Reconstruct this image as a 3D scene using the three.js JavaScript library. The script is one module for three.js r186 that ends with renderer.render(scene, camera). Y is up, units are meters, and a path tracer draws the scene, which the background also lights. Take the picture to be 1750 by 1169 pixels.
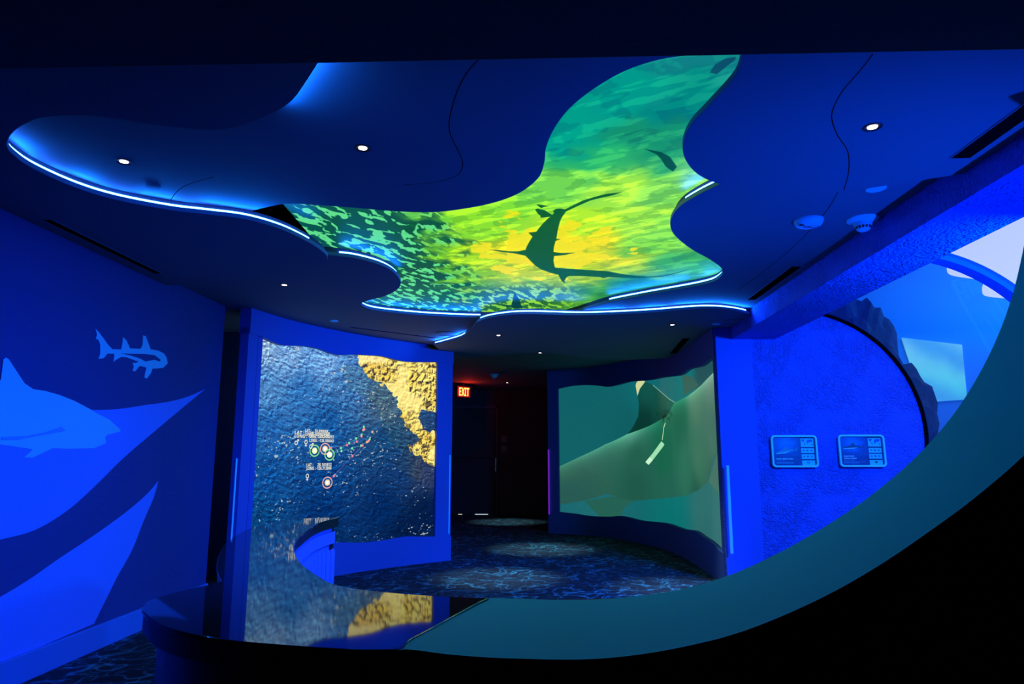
import * as THREE from 'three';
import { RectAreaLightUniformsLib } from 'three/addons/lights/RectAreaLightUniformsLib.js';
import { RoundedBoxGeometry } from 'three/addons/geometries/RoundedBoxGeometry.js';
import { mergeGeometries } from 'three/addons/utils/BufferGeometryUtils.js';
import { FontLoader } from 'three/addons/loaders/FontLoader.js';
import { TextGeometry } from 'three/addons/geometries/TextGeometry.js';
import { createNoise2D, createNoise3D } from 'simplex-noise';

// ---------------------------------------------------------------- camera, exposure, large lights
RectAreaLightUniformsLib.init();
const scene = new THREE.Scene();
scene.background = new THREE.Color(0, 0, 0);
const camera = new THREE.PerspectiveCamera(53.248, 1750 / 1169, 0.05, 80);
camera.position.set(0, 1.5, 0);
camera.rotation.set(0.16696, 0.03382, 0, 'YXZ');
const renderer = new THREE.WebGLRenderer();
renderer.toneMapping = THREE.LinearToneMapping;
renderer.toneMappingExposure = 1;
renderer.shadowMap.enabled = true;
const BLUE = new THREE.Color().setRGB(0.0, 0.06, 1.0);
function areaLight(name, w, h, pos, target, color, intensity) {
  const l = new THREE.RectAreaLight(color, intensity, w, h);
  l.name = name; l.position.set(...pos); scene.add(l); l.lookAt(...target);
  return l;
}
function spotLight(name, pos, target, color, intensity, angle, penumbra, size = 3) {
  const l = new THREE.SpotLight(color, intensity, 0, angle, penumbra, 2);
  l.name = name; l.position.set(...pos); l.target.position.set(...target); l.castShadow = true; l.shadow.radius = size;
  scene.add(l, l.target);
  return l;
}
// unseen blue wash bar and spot heads, added to light walls and ceiling (their housings are built at the end)
const WASH = [
  // width, height, position, target, intensity
  [1.2, 0.2, [3.9, 2.75, -4.1], [3.3, 1.2, -8.5], 400],
];
WASH.forEach(([w, h, p, t, i]) => areaLight('wash_beam', w, h, p, t, new THREE.Color().setRGB(0, 0.17, 1), i));
const HEADS = [
  // position, target, intensity, half angle
  [[1.0, 2.985, -2.27], [-3.48, 0.25, -4.7], 120, 0.62],
  [[2.3, 2.78, -3.0], [-2.2, 1.4, -9.0], 175, 0.40],
  [[3.5, 2.8, -4.4], [0.9, 0, -8.7], 150, 0.30],
  [[3.35, 0.5, -2.9], [1.5, 3.1, -4.1], 58, 0.66],
];
HEADS.forEach(([p, t, i, a]) => spotLight('spot_beam', p, t, BLUE, i, a, 1));
// light of the aquarium beyond the acrylic
areaLight('tank_beam', 5, 4, [10.5, 5.6, -10.2], [9, 0, -12], new THREE.Color().setRGB(0.02, 0.34, 1), 9);

// plan outlines and elevations in metres
const P = {
  openingEdge: [[-0.871,-2.532],[-0.926,-2.612],[-0.998,-2.715],[-1.068,-2.81],[-1.138,-2.886],[-1.249,-2.975],[-1.368,-3.046],[-1.491,-3.096],[-1.604,-3.116],[-1.737,-3.087],[-1.886,-3.04],[-2.021,-2.977],[-2.174,-2.949],[-2.294,-2.957],[-2.398,-2.982],[-2.549,-3.066],[-2.674,-3.169],[-2.746,-3.253],[-2.792,-3.349],[-2.816,-3.537],[-2.758,-3.81],[-2.632,-4.014],[-2.393,-4.198],[-2.199,-4.282],[-1.968,-4.392],[-1.804,-4.604],[-1.709,-4.889],[-1.672,-5.127],[-1.684,-5.319],[-1.801,-5.54],[-2.148,-5.81],[-2.775,-6.035],[-3.383,-6.145]],
  openingSplit: 17,
  panelA: [[-2.088,-4.515],[-1.982,-4.46],[-1.685,-4.326],[-1.475,-4.354],[-1.249,-4.406],[-0.984,-4.483],[-0.703,-4.515],[-0.451,-4.444],[-0.244,-4.332],[-0.085,-4.173],[0.027,-3.952],[0.061,-3.742],[0.068,-3.551],[0.101,-3.345],[0.163,-3.144],[0.244,-2.987],[0.363,-2.83],[0.479,-2.737],[0.619,-2.685],[0.85,-2.671],[0.956,-2.658]],
  panelC: [[-1.82,-5.431],[-1.722,-5.468],[-1.644,-5.504],[-1.513,-5.578],[-1.358,-5.781],[-1.284,-6.056],[-1.297,-6.398],[-1.398,-6.702],[-1.597,-6.977],[-1.81,-7.162],[-1.924,-7.36],[-1.845,-7.639],[-1.482,-7.88],[-1.084,-8.03],[-0.659,-8.115],[-0.453,-8.122]],
  panelF: [[1.248,-3.892],[1.149,-4.066],[1.053,-4.247],[0.983,-4.455],[0.98,-4.723],[1.058,-5.013],[1.269,-5.39],[1.521,-5.733],[1.697,-6.037],[1.746,-6.325],[1.65,-6.589],[1.144,-7.017],[0.811,-7.335],[0.58,-7.689],[0.327,-8.078]],
  panelE: [[0.835,-2.529],[0.859,-2.708],[0.81,-2.952],[0.768,-3.148],[0.774,-3.351],[0.833,-3.552],[0.953,-3.753],[1.125,-3.897],[1.378,-3.987],[1.677,-4.034],[1.947,-4.006],[2.205,-3.898],[2.516,-3.757]],
  panelD: [[-1.46,-9.732],[-1.226,-9.433],[-0.98,-9.061],[-0.798,-8.469],[-0.662,-7.982],[-0.43,-7.714],[-0.091,-7.595],[0.579,-7.682],[1.229,-7.575],[1.836,-7.38],[2.256,-7.516],[2.657,-7.92]],
  panelDback: [[2.418,-9.041],[2.442,-10.845],[1.988,-11.224],[1.279,-11.338],[0.758,-10.982],[0.073,-10.517],[-0.597,-10.743],[-1.341,-11.18]],
  screenEdge: [[-1.76,-4.517],[-1.808,-5.46]],
  screenNear: [[0.49,-2.796],[0.908,-2.801]],
  downA: [[-2.361,-3.628],[-0.942,-3.502]],
  downE: [[1.665,-3.19]],
  downC: [[-2.46,-6.45]],
  downD: [[-0.482,-8.943],[1.688,-8.281]],
  downH: [[0.091,-11.701],[-0.672,-16.493]],
  coverA: [[-2.387,-3.98]],
  coverC: [[-2.489,-8.234]],
  coverD: [[2.207,-8.225]],
  coverF: [[2.151,-4.147]],
  speakerD: [[2.407,-8.086]],
  speakerC: [[-1.194,-9.174]],
  smoke: [[1.961,-4.732],[2.334,-4.72]],
  smokeH: [[-0.885,-14.816]],
  slotB: [[-3.326,-4.346],[-3.322,-5.731]],
  slotE: [[2.31,-3.514],[2.3,-3.056]],
  slotF: [[2.432,-7.249],[2.398,-5.946]],
  slotD: [[2.162,-10.649],[2.07,-9.257]],
  slotC: [[-2.392,-8.663],[-1.426,-9.492]],
  seamA1: [[-0.233,-2.673],[-0.303,-2.793],[-0.369,-2.976],[-0.425,-3.202],[-0.439,-3.36],[-0.417,-3.586],[-0.414,-3.742],[-0.468,-3.891],[-0.606,-3.985],[-0.814,-4.024]],
  seamA2: [[-2.456,-4.31],[-2.392,-4.206],[-2.268,-4.06],[-2.142,-3.96],[-1.946,-3.859]],
  seamE: [[1.367,-2.563],[1.371,-2.681],[1.369,-2.843],[1.394,-2.998],[1.436,-3.112],[1.536,-3.279],[1.671,-3.471],[1.794,-3.741],[1.883,-4.004]],
  seamF: [[1.941,-4.207],[2.02,-4.615],[2.084,-5.309],[2.092,-6.031],[2.063,-6.794]],
  artShark: [[-0.39,-5.614],[-0.303,-5.634],[-0.216,-5.671],[-0.14,-5.674],[-0.075,-5.633],[-0.062,-5.53],[-0.036,-5.392],[-0.013,-5.279],[-0.046,-5.179],[0.018,-5.16],[0.035,-5.083],[0.068,-4.966],[0.105,-4.854],[0.121,-4.823],[0.078,-4.837],[0.045,-4.842],[0.05,-4.805],[0.028,-4.758],[0.007,-4.667],[0.028,-4.653],[0.076,-4.684],[0.109,-4.745],[0.133,-4.786],[0.146,-4.746],[0.138,-4.71],[0.154,-4.666],[0.186,-4.655],[0.223,-4.674],[0.281,-4.589],[0.338,-4.507],[0.413,-4.442],[0.488,-4.392],[0.593,-4.362],[0.531,-4.42],[0.465,-4.457],[0.389,-4.509],[0.323,-4.591],[0.265,-4.67],[0.23,-4.719],[0.208,-4.826],[0.195,-4.921],[0.185,-5.123],[0.18,-5.342],[0.216,-5.351],[0.176,-5.399],[0.167,-5.538],[0.166,-5.705],[0.243,-5.738],[0.357,-5.725],[0.271,-5.796],[0.175,-5.829],[0.173,-5.975],[0.192,-6.195],[0.262,-6.223],[0.459,-6.28],[0.701,-6.34],[0.839,-6.441],[0.977,-6.511],[1.114,-6.56],[1.25,-6.52],[1.372,-6.416],[1.478,-6.264],[1.388,-6.427],[1.258,-6.564],[1.064,-6.614],[0.901,-6.592],[0.724,-6.557],[0.685,-6.601],[0.644,-6.555],[0.475,-6.516],[0.345,-6.506],[0.318,-6.544],[0.302,-6.686],[0.314,-6.804],[0.272,-6.685],[0.235,-6.458],[0.155,-6.375],[0.069,-6.267],[0.013,-6.139],[-0.034,-5.968],[-0.078,-5.807],[-0.179,-5.728],[-0.28,-5.69]],
  artFin1: [[0.017,-4.566],[0.043,-4.576],[0.106,-4.606],[0.064,-4.625],[0.054,-4.645],[0.033,-4.61]],
  artFin2: [[-0.216,-7.134],[-0.172,-7.482],[-0.151,-7.863],[-0.145,-7.985],[-0.4,-7.815],[-0.27,-7.78],[-0.243,-7.479]],
  artFish1: [[0.899,-2.805],[0.856,-2.817],[0.821,-2.862],[0.814,-2.928],[0.851,-2.944],[0.875,-2.887],[0.902,-2.832]],
  artFish2: [[0.633,-3.71],[0.705,-3.743],[0.742,-3.76],[0.805,-3.825],[0.875,-3.968],[0.864,-4.037],[0.807,-3.965],[0.759,-3.856],[0.72,-3.79]],
  artFish3: [[-1.014,-5.07],[-0.97,-4.968],[-0.919,-4.926],[-0.894,-4.893],[-0.898,-4.956],[-0.933,-5.088],[-0.986,-5.163],[-1.012,-5.137]],
  artCols: [[0.775,-2.908,20,150,140],[0.843,-2.817,15,140,140],[0.402,-3.155,0,160,140],[0.187,-3.522,0,165,140],[0.311,-3.906,40,185,110],[0.605,-3.536,20,150,110],[0.779,-3.168,0,140,130],[0.914,-4.29,130,225,90],[0.541,-4.379,170,245,70],[0.145,-4.264,120,225,80],[-0.134,-4.572,140,235,50],[-0.499,-4.924,150,235,40],[-0.863,-4.978,100,215,60],[-1.206,-4.9,40,150,70],[-1.383,-4.894,30,130,80],[-1.608,-4.759,20,120,120],[-1.738,-4.633,20,120,130],[-1.687,-5.307,10,100,90],[-1.481,-5.637,20,110,70],[-1.212,-5.821,80,200,50],[-0.9,-5.832,150,235,30],[-0.588,-5.842,180,240,20],[-0.268,-5.678,230,232,0],[0.428,-5.536,245,235,0],[0.712,-5.886,215,230,10],[0.386,-4.954,190,250,40],[0.828,-4.969,170,245,70],[0.945,-5.719,110,210,70],[1.388,-5.909,60,180,90],[1.695,-6.303,60,190,130],[1.104,-5.253,120,220,80],[1.138,-6.959,30,150,90],[0.878,-7.342,40,150,80],[-0.074,-6.347,200,225,10],[0.267,-6.465,170,220,20],[-0.668,-6.658,130,210,30],[-0.988,-6.423,100,200,40],[-1.3,-6.876,40,120,60],[-1.528,-7.401,20,90,60],[-1.043,-7.714,50,140,70],[-0.557,-7.58,80,180,80],[-0.086,-7.309,110,200,50],[0.243,-7.607,110,200,50]],
  mapPlan: [[-3.27,-7.36],[-3.227,-7.51],[-3.188,-7.661],[-3.148,-7.812],[-3.106,-7.963],[-3.057,-8.112],[-3.0,-8.26],[-2.934,-8.407],[-2.861,-8.554],[-2.783,-8.699],[-2.7,-8.843],[-2.612,-8.983],[-2.52,-9.12],[-2.422,-9.254],[-2.318,-9.386],[-2.208,-9.514],[-2.097,-9.639],[-1.987,-9.758],[-1.88,-9.87],[-1.776,-9.973],[-1.673,-10.068],[-1.571,-10.158],[-1.469,-10.244],[-1.367,-10.331],[-1.265,-10.42]],
  sharkPlan: [[0.265,-14.1],[0.464,-13.989],[0.668,-13.896],[0.872,-13.803],[1.071,-13.693],[1.259,-13.547],[1.43,-13.35],[1.589,-13.098],[1.742,-12.806],[1.883,-12.478],[2.01,-12.122],[2.117,-11.744],[2.2,-11.35],[2.252,-10.93],[2.275,-10.476],[2.279,-10.0],[2.273,-9.513],[2.266,-9.026],[2.27,-8.55]],
  mapHead: [[0.299,2.878],[0.508,2.851],[0.727,2.835],[0.935,2.86],[1.137,2.882],[1.391,2.879],[1.544,2.853],[1.747,2.847],[1.948,2.879],[2.149,2.894],[2.45,2.911],[2.654,2.89],[2.86,2.876],[3.119,2.892],[3.449,2.92]],
  mapSill: [[0.314,0.542],[0.919,0.485],[1.493,0.452],[1.83,0.412],[2.261,0.371],[2.597,0.373],[2.939,0.393],[3.236,0.371],[3.504,0.353]],
  mapEdges: [[0.15,1.506],[0.299,1.506],[0.391,1.507],[3.449,1.509],[3.719,1.509],[3.723,3.118]],
  land: [[2.062,2.911],[2.076,2.857],[2.101,2.813],[2.161,2.754],[2.209,2.693],[2.202,2.608],[2.34,2.583],[2.432,2.562],[2.479,2.528],[2.573,2.487],[2.69,2.438],[2.751,2.355],[2.777,2.28],[2.827,2.186],[2.877,2.092],[2.903,1.997],[2.94,1.921],[3.035,1.866],[3.154,1.772],[3.201,1.704],[2.995,1.644],[3.09,1.559],[3.207,1.501],[3.301,1.424],[3.44,1.374],[3.51,1.354],[3.477,2.947],[2.933,2.918],[2.463,2.947]],
  gulf: [[3.167,2.124],[3.235,2.195],[3.352,2.171],[3.494,2.136],[3.502,1.778],[3.382,1.874],[3.289,1.892],[3.171,1.967]],
  rings: [[1.427,1.579],[1.6,1.604],[1.679,1.53],[1.663,1.173]],
  ringR: [[1.427,1.579],[1.513,1.58],[1.432,1.502]],
  dots: [[1.698,1.617],[1.865,1.616],[1.963,1.657],[1.998,1.684],[2.126,1.706],[2.111,1.748],[2.2,1.799],[2.225,1.865],[2.232,1.909],[1.875,1.578],[2.051,1.615],[2.198,1.653],[2.225,1.656],[2.292,1.703],[2.338,1.742],[2.061,1.512],[1.765,1.254],[2.378,1.844]],
  texts: [[1.075,1.779],[1.078,1.735],[1.248,1.807],[1.251,1.764],[1.327,1.739],[1.33,1.688],[1.301,1.381],[1.304,1.337],[1.114,1.672],[1.277,1.685],[1.361,1.63],[1.327,1.264],[1.741,1.696],[1.721,1.33]],
  sharkHead: [[0.28,2.883],[0.511,2.921],[0.831,2.929],[1.102,2.9],[1.413,2.852],[1.776,2.865],[2.17,2.882],[2.811,2.836],[3.412,2.82],[4.327,2.751],[4.906,2.769],[5.649,2.714],[6.043,2.731],[6.3,2.74]],
  sharkSill: [[0.249,0.42],[0.596,0.398],[0.908,0.367],[1.328,0.38],[1.759,0.421],[2.43,0.393],[3.308,0.431],[4.127,0.42],[4.829,0.467],[5.357,0.445],[5.837,0.426],[6.211,0.368]],
  sharkEdges: [[-0.004,1.512],[0.25,1.512],[6.289,1.507],[6.509,1.507]],
  sBody: [[0.189,1.292],[0.261,1.322],[0.702,1.514],[1.254,1.741],[1.923,1.922],[2.834,2.106],[3.78,2.371],[4.539,2.409],[5.399,2.482],[6.23,2.588],[6.584,2.622],[6.553,1.432],[6.178,1.642],[5.808,1.399],[5.637,1.257],[5.52,1.169],[4.969,1.045],[4.285,0.933],[3.237,0.825],[2.427,0.754],[2.023,0.708],[1.75,0.724],[1.282,0.801],[0.779,0.66],[0.251,0.562],[0.18,0.538]],
  sFin: [[1.923,1.922],[2.131,2.061],[2.305,2.229],[2.34,2.442],[2.297,2.622],[2.247,2.805],[2.288,2.861],[2.406,2.889],[2.601,2.841],[2.882,2.743],[3.217,2.58],[3.531,2.444],[3.78,2.371],[3.362,2.169],[2.667,2.038]],
  sTip: [[2.247,2.805],[2.288,2.861],[2.406,2.889],[2.601,2.841],[2.396,2.732],[2.296,2.603]],
  sPelv: [[0.755,0.647],[0.916,0.501],[1.059,0.386],[1.108,0.328],[1.635,0.365],[1.742,0.548],[2.023,0.708],[1.654,0.798]],
  sPec: [[5.583,1.171],[5.791,1.316],[6.173,1.616],[6.57,1.534],[6.468,0.95],[6.252,0.987],[5.968,1.077],[5.699,1.147]],
  sBack: [[4.261,2.769],[4.87,2.655],[5.265,2.496],[4.273,2.432]],
  sTag: [[3.129,1.764],[3.256,1.708],[2.62,1.363],[2.507,1.411]],
  sCord: [[3.325,2.064],[3.255,1.995],[3.22,1.906],[3.165,1.782]],
  sWound: [[3.316,2.172]],
  smallShark: [[-5.198,2.501],[-5.238,2.484],[-5.312,2.441],[-5.375,2.401],[-5.438,2.375],[-5.555,2.393],[-5.564,2.447],[-5.563,2.499],[-5.617,2.478],[-5.677,2.42],[-5.832,2.441],[-5.858,2.48],[-5.853,2.566],[-5.894,2.565],[-5.945,2.51],[-5.99,2.461],[-6.111,2.469],[-6.218,2.456],[-6.27,2.422],[-6.293,2.375],[-6.265,2.354],[-6.224,2.324],[-6.108,2.301],[-6.045,2.293],[-6.029,2.251],[-5.968,2.191],[-5.933,2.2],[-5.939,2.248],[-5.952,2.289],[-5.855,2.292],[-5.83,2.281],[-5.784,2.236],[-5.745,2.234],[-5.758,2.271],[-5.734,2.302],[-5.786,2.309],[-5.823,2.326],[-5.743,2.33],[-5.639,2.338],[-5.565,2.331],[-5.498,2.296],[-5.466,2.274],[-5.471,2.314],[-5.467,2.342],[-5.375,2.329],[-5.336,2.287],[-5.272,2.271],[-5.287,2.315],[-5.276,2.385],[-5.247,2.422],[-5.214,2.424],[-5.224,2.461]],
  smallHole: [[-5.537,2.356],[-5.684,2.375],[-5.919,2.408],[-6.06,2.419],[-6.168,2.391],[-6.156,2.372],[-6.067,2.376],[-5.984,2.357],[-5.93,2.341],[-5.846,2.353],[-5.738,2.36],[-5.635,2.36]],
  bigShark: [[-4.061,1.785],[-4.143,1.827],[-4.304,1.999],[-4.303,2.13],[-4.325,2.145],[-4.352,2.133],[-4.418,2.075],[-4.511,1.995],[-4.598,1.963],[-4.712,1.962],[-4.865,1.947],[-5.03,1.918],[-5.208,1.873],[-5.321,1.839],[-5.478,1.801],[-5.649,1.723],[-5.627,1.707],[-5.474,1.678],[-5.447,1.658],[-5.469,1.612],[-5.321,1.568],[-5.009,1.56],[-4.854,1.562],[-4.668,1.496],[-4.591,1.496],[-4.659,1.552],[-4.372,1.579],[-4.091,1.602]],
  finShade: [[-4.918,1.718],[-4.967,1.69],[-4.763,1.656],[-4.494,1.612],[-4.367,1.612],[-4.364,1.628],[-4.577,1.642],[-4.761,1.674]],
  wave1: [[-7.063,2.206],[-6.746,2.104],[-6.391,2.022],[-6.004,1.96],[-5.503,1.884],[-4.882,1.841],[-4.336,1.804],[-4.061,1.785],[-4.195,0.958],[-4.47,0.971],[-4.781,1.002],[-5.094,1.11],[-5.376,1.268],[-5.727,1.49],[-6.138,1.715],[-6.617,1.971]],
  wave2: [[-6.304,1.282],[-6.248,1.137],[-6.119,0.942],[-5.978,0.71],[-5.8,0.522],[-5.669,0.362],[-5.545,0.207],[-5.026,0.191],[-4.598,0.178],[-4.323,0.168],[-4.26,0.554],[-4.529,0.604],[-4.778,0.672],[-5.054,0.768],[-5.436,0.891],[-5.841,1.039],[-6.13,1.17]],
  baseTop: [[-4.598,0.178],[-5.538,0.204],[-7.816,0.095]],
  baseBot: [[-4.95,-0.054],[-6.218,0.033]],
  counterBack: [[-1.154,-2.074],[-1.2,-2.144],[-1.233,-2.265],[-1.194,-2.446],[-1.164,-2.513],[-1.158,-2.583],[-1.247,-2.747],[-1.353,-2.964],[-1.48,-3.259],[-1.625,-3.644],[-1.751,-4.076],[-1.831,-4.476],[-1.852,-4.877],[-1.788,-5.109],[-1.486,-5.267]],
  counterInner: [[-1.486,-5.267],[-1.496,-4.803],[-1.374,-4.089],[-1.292,-3.756],[-1.207,-3.496],[-1.106,-3.233],[-0.981,-2.961],[-0.83,-2.694],[-0.706,-2.517],[-0.55,-2.415],[-0.349,-2.342],[-0.154,-2.311]],
  counterNear: [[-0.314,-1.706],[-0.412,-1.703],[-0.513,-1.715],[-0.621,-1.737],[-0.751,-1.77],[-0.883,-1.828],[-0.99,-1.898],[-1.084,-1.988]],
  crease: [[-0.314,-1.706],[-0.316,-1.79],[-0.282,-1.903],[-0.155,-2.33]],
  rimFar: [[-0.157,1.042,-2.35],[-0.087,1.051,-2.3],[0.034,1.064,-2.22],[0.147,1.078,-2.15],[0.251,1.084,-2.15],[0.339,1.095,-2.15],[0.426,1.108,-2.15],[0.575,1.15,-2.15],[0.709,1.207,-2.15],[0.853,1.283,-2.15],[0.999,1.374,-2.15],[1.13,1.474,-2.15],[1.227,1.565,-2.15],[1.307,1.656,-2.15],[1.38,1.759,-2.15],[1.446,1.872,-2.15],[1.506,2.002,-2.15],[1.562,2.165,-2.15],[1.583,2.243,-2.15]],
  rimNear: [[-0.313,1.052,-1.7],[-0.214,1.048,-1.68],[-0.117,1.047,-1.66],[-0.022,1.05,-1.64],[0.056,1.052,-1.63],[0.134,1.057,-1.62],[0.238,1.069,-1.617],[0.341,1.089,-1.613],[0.431,1.112,-1.61],[0.54,1.146,-1.624],[0.667,1.196,-1.641],[0.783,1.253,-1.655],[0.903,1.322,-1.669],[1.027,1.399,-1.684],[1.172,1.504,-1.7]],
  slatsTop: [[-1.531,0.82,-5.395],[-1.523,0.82,-5.26],[-1.527,0.82,-5.162],[-1.521,0.82,-5.038],[-1.511,0.82,-4.92],[-1.502,0.82,-4.807],[-1.492,0.82,-4.7],[-1.476,0.82,-4.585],[-1.485,0.82,-4.547]],
  arch: [[3.67,3.219],[3.982,3.068],[4.25,2.852],[4.475,2.588],[4.623,2.284],[4.699,1.984],[4.707,1.716]],
  plaque1: [[2.855,1.753],[3.405,1.76],[3.398,1.381],[2.853,1.374]],
  plaque2: [[3.65,1.76],[4.21,1.759],[4.198,1.389],[3.649,1.382]],
  plainRight: [[2.7,1.507]],
  endLeft: [[2.3,2.952],[2.275,0.108]],
  tankWin: [[7.485,3.894,-14.0],[8.651,3.742,-14.0],[8.636,2.635,-14.0],[7.79,2.579,-14.0]],
  rock: [[4.533,3.623,-10.5],[5.04,3.833,-10.5],[5.427,3.188,-10.5],[5.63,3.006,-10.5],[5.823,2.292,-10.5],[5.849,1.681,-10.5]],
  ribs: [[3.631,3.227,-6.0],[3.967,3.037,-6.0],[4.21,2.744,-6.0]],
  exit: [[-1.855,3.185,-16.5],[-1.626,3.184,-16.5],[-1.624,2.942,-16.5],[-1.852,2.943,-16.5]],
  strips: [[[-0.059,1.475],[-0.025,0.594]],[[3.697,1.526],[3.708,0.38]],[[0.012,1.653],[-0.002,0.376]],[[6.536,1.39],[6.499,0.386]]],
  floorPools: [[-0.439,0.0,-11.557],[-0.567,0.0,-9.056],[1.67,0.0,-8.1],[-0.828,0.0,-17.869]],
  cam: [0.16696,0.03382,53.24797],
};
// ---------------------------------------------------------------- helpers
const L0 = 3.10, LA = 3.18, LC = 3.17, LF = 3.17, LS = 3.25, LH = 3.28, XL = -3.48, ZE = -8.5;
let seed = 7;
const rnd = () => { seed = (seed * 1664525 + 1013904223) >>> 0; return seed / 4294967296; };
const used = {};
const numbered = (n) => { const k = used[n] = (used[n] ?? -1) + 1; return k ? n + '_' + String(k).padStart(3, '0') : n; };
const clamp = (v, a = 0, b = 1) => Math.min(b, Math.max(a, v));
const smooth = (a, b, v) => { const t = clamp((v - a) / (b - a)); return t * t * (3 - 2 * t); };
const lin = (r, g, b) => new THREE.Color().setRGB(r, g, b);
function std(color, roughness = 0.7, more = {}) { return new THREE.MeshStandardMaterial({ color, roughness, ...more }); }
function part(name, geometry, material, parent) {
  const m = new THREE.Mesh(geometry, material);
  m.name = parent ? name : numbered(name);
  m.castShadow = m.receiveShadow = true;
  (parent ?? scene).add(m);
  return m;
}
function thing(name, label, category, pos = [0, 0, 0], group) {
  const g = new THREE.Group();
  g.name = numbered(name); g.position.set(...pos); scene.add(g);
  g.userData = { label, category };
  if (group) g.userData.group = group;
  return g;
}
function tag(o, label, category, group) { Object.assign(o.userData, { label, category }); if (group) o.userData.group = group; return o; }
function struct(o, label, category) { o.userData.kind = 'structure'; if (label) o.userData.label = label; if (category) o.userData.category = category; return o; }
const v2 = (a) => a.map(([x, y]) => new THREE.Vector2(x, y));
function spline(pts, n = 8) {                       // smooth open line through [x, y] points
  return new THREE.SplineCurve(v2(pts)).getPoints((pts.length - 1) * n).map((p) => [p.x, p.y]);
}
function planSolid(pts, y0, h, bevel = 0) {         // solid over a plan outline of [x, z]
  const s = new THREE.Shape(v2(pts.map(([x, z]) => [x, -z])));
  const g = new THREE.ExtrudeGeometry(s, { depth: h - 2 * bevel, bevelEnabled: bevel > 0, bevelThickness: bevel, bevelSize: bevel, bevelOffset: -bevel, bevelSegments: 2, curveSegments: 1 });
  g.rotateX(-Math.PI / 2); g.translate(0, y0 + bevel, 0);
  return g;
}
function box(w, h, d, x, y, z, r = 0) {
  const g = r ? new RoundedBoxGeometry(w, h, d, 2, r) : new THREE.BoxGeometry(w, h, d);
  return g.translate(x, y, z);
}
function grid(nu, nv, f, uvf) {                      // surface from f(i/nu, j/nv) -> [x, y, z]
  const pos = [], uv = [], idx = [];
  for (let i = 0; i <= nu; i++) for (let j = 0; j <= nv; j++) { pos.push(...f(i / nu, j / nv)); uv.push(...(uvf ? uvf(i / nu, j / nv) : [i / nu, j / nv])); }
  for (let i = 0; i < nu; i++) for (let j = 0; j < nv; j++) { const a = i * (nv + 1) + j, b = a + nv + 1; idx.push(a, b, a + 1, b, b + 1, a + 1); }
  const g = new THREE.BufferGeometry();
  g.setAttribute('position', new THREE.Float32BufferAttribute(pos, 3)); g.setAttribute('uv', new THREE.Float32BufferAttribute(uv, 2)); g.setIndex(idx);
  g.computeVertexNormals();
  return g;
}
const bare = (g) => { const n = g.index ? g.toNonIndexed() : g; for (const k of Object.keys(n.attributes)) if (!['position', 'normal', 'uv'].includes(k)) n.deleteAttribute(k); return n; };
const merge = (...gs) => mergeGeometries(gs.flat().map(bare));
class PlanCurve {                                     // curve in plan with arc length; side() offsets towards the room
  constructor(pts) {
    this.p = pts; this.s = [0];
    for (let i = 1; i < pts.length; i++) this.s.push(this.s[i - 1] + Math.hypot(pts[i][0] - pts[i - 1][0], pts[i][1] - pts[i - 1][1]));
    this.length = this.s.at(-1);
  }
  at(u, d = 0) {
    const { p, s } = this; let i = 0;
    while (i < s.length - 2 && s[i + 1] < u) i++;
    const t = (u - s[i]) / (s[i + 1] - s[i]), a = p[i], b = p[i + 1], l = s[i + 1] - s[i];
    const dir = (k) => { const q = p[Math.max(0, k - 1)], r = p[Math.min(p.length - 1, k + 1)], m = Math.hypot(r[0] - q[0], r[1] - q[1]); return [(r[0] - q[0]) / m, (r[1] - q[1]) / m]; };
    const d0 = dir(i), d1 = dir(i + 1), c = clamp(t), tx = d0[0] + (d1[0] - d0[0]) * c, tz = d0[1] + (d1[1] - d0[1]) * c;
    return [a[0] + (b[0] - a[0]) * t - tz * d, a[1] + (b[1] - a[1]) * t + tx * d, tx, tz];
  }
}
const table = (pts) => (u) => { if (u <= pts[0][0]) return pts[0][1]; for (let i = 1; i < pts.length; i++) if (u <= pts[i][0]) { const t = (u - pts[i - 1][0]) / (pts[i][0] - pts[i - 1][0]); return pts[i - 1][1] + t * (pts[i][1] - pts[i - 1][1]); } return pts.at(-1)[1]; };
function curvedSlab(C, u0, u1, yLow, yHigh, front, back, n = 40) {
  const lo = typeof yLow === 'function' ? yLow : () => yLow, hi = typeof yHigh === 'function' ? yHigh : () => yHigh;
  const pt = (t, d, y) => { const u = u0 + t * (u1 - u0), q = C.at(u, d); return [q[0], y(u), q[1]]; };
  const face = (a, b) => grid(n, 1, (i, j) => (j ? b(i) : a(i)), (i, j) => [u0 + i * (u1 - u0), j]);
  const fl = (t) => pt(t, front, lo), fh = (t) => pt(t, front, hi), bl = (t) => pt(t, back, lo), bh = (t) => pt(t, back, hi);
  const end = (t) => grid(1, 1, (i, j) => (i ? (j ? bh(t) : bl(t)) : (j ? fh(t) : fl(t))));
  return merge(face(fl, fh), face(bl, bh), face(fh, bh), face(fl, bl), end(0), end(1));
}
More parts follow.
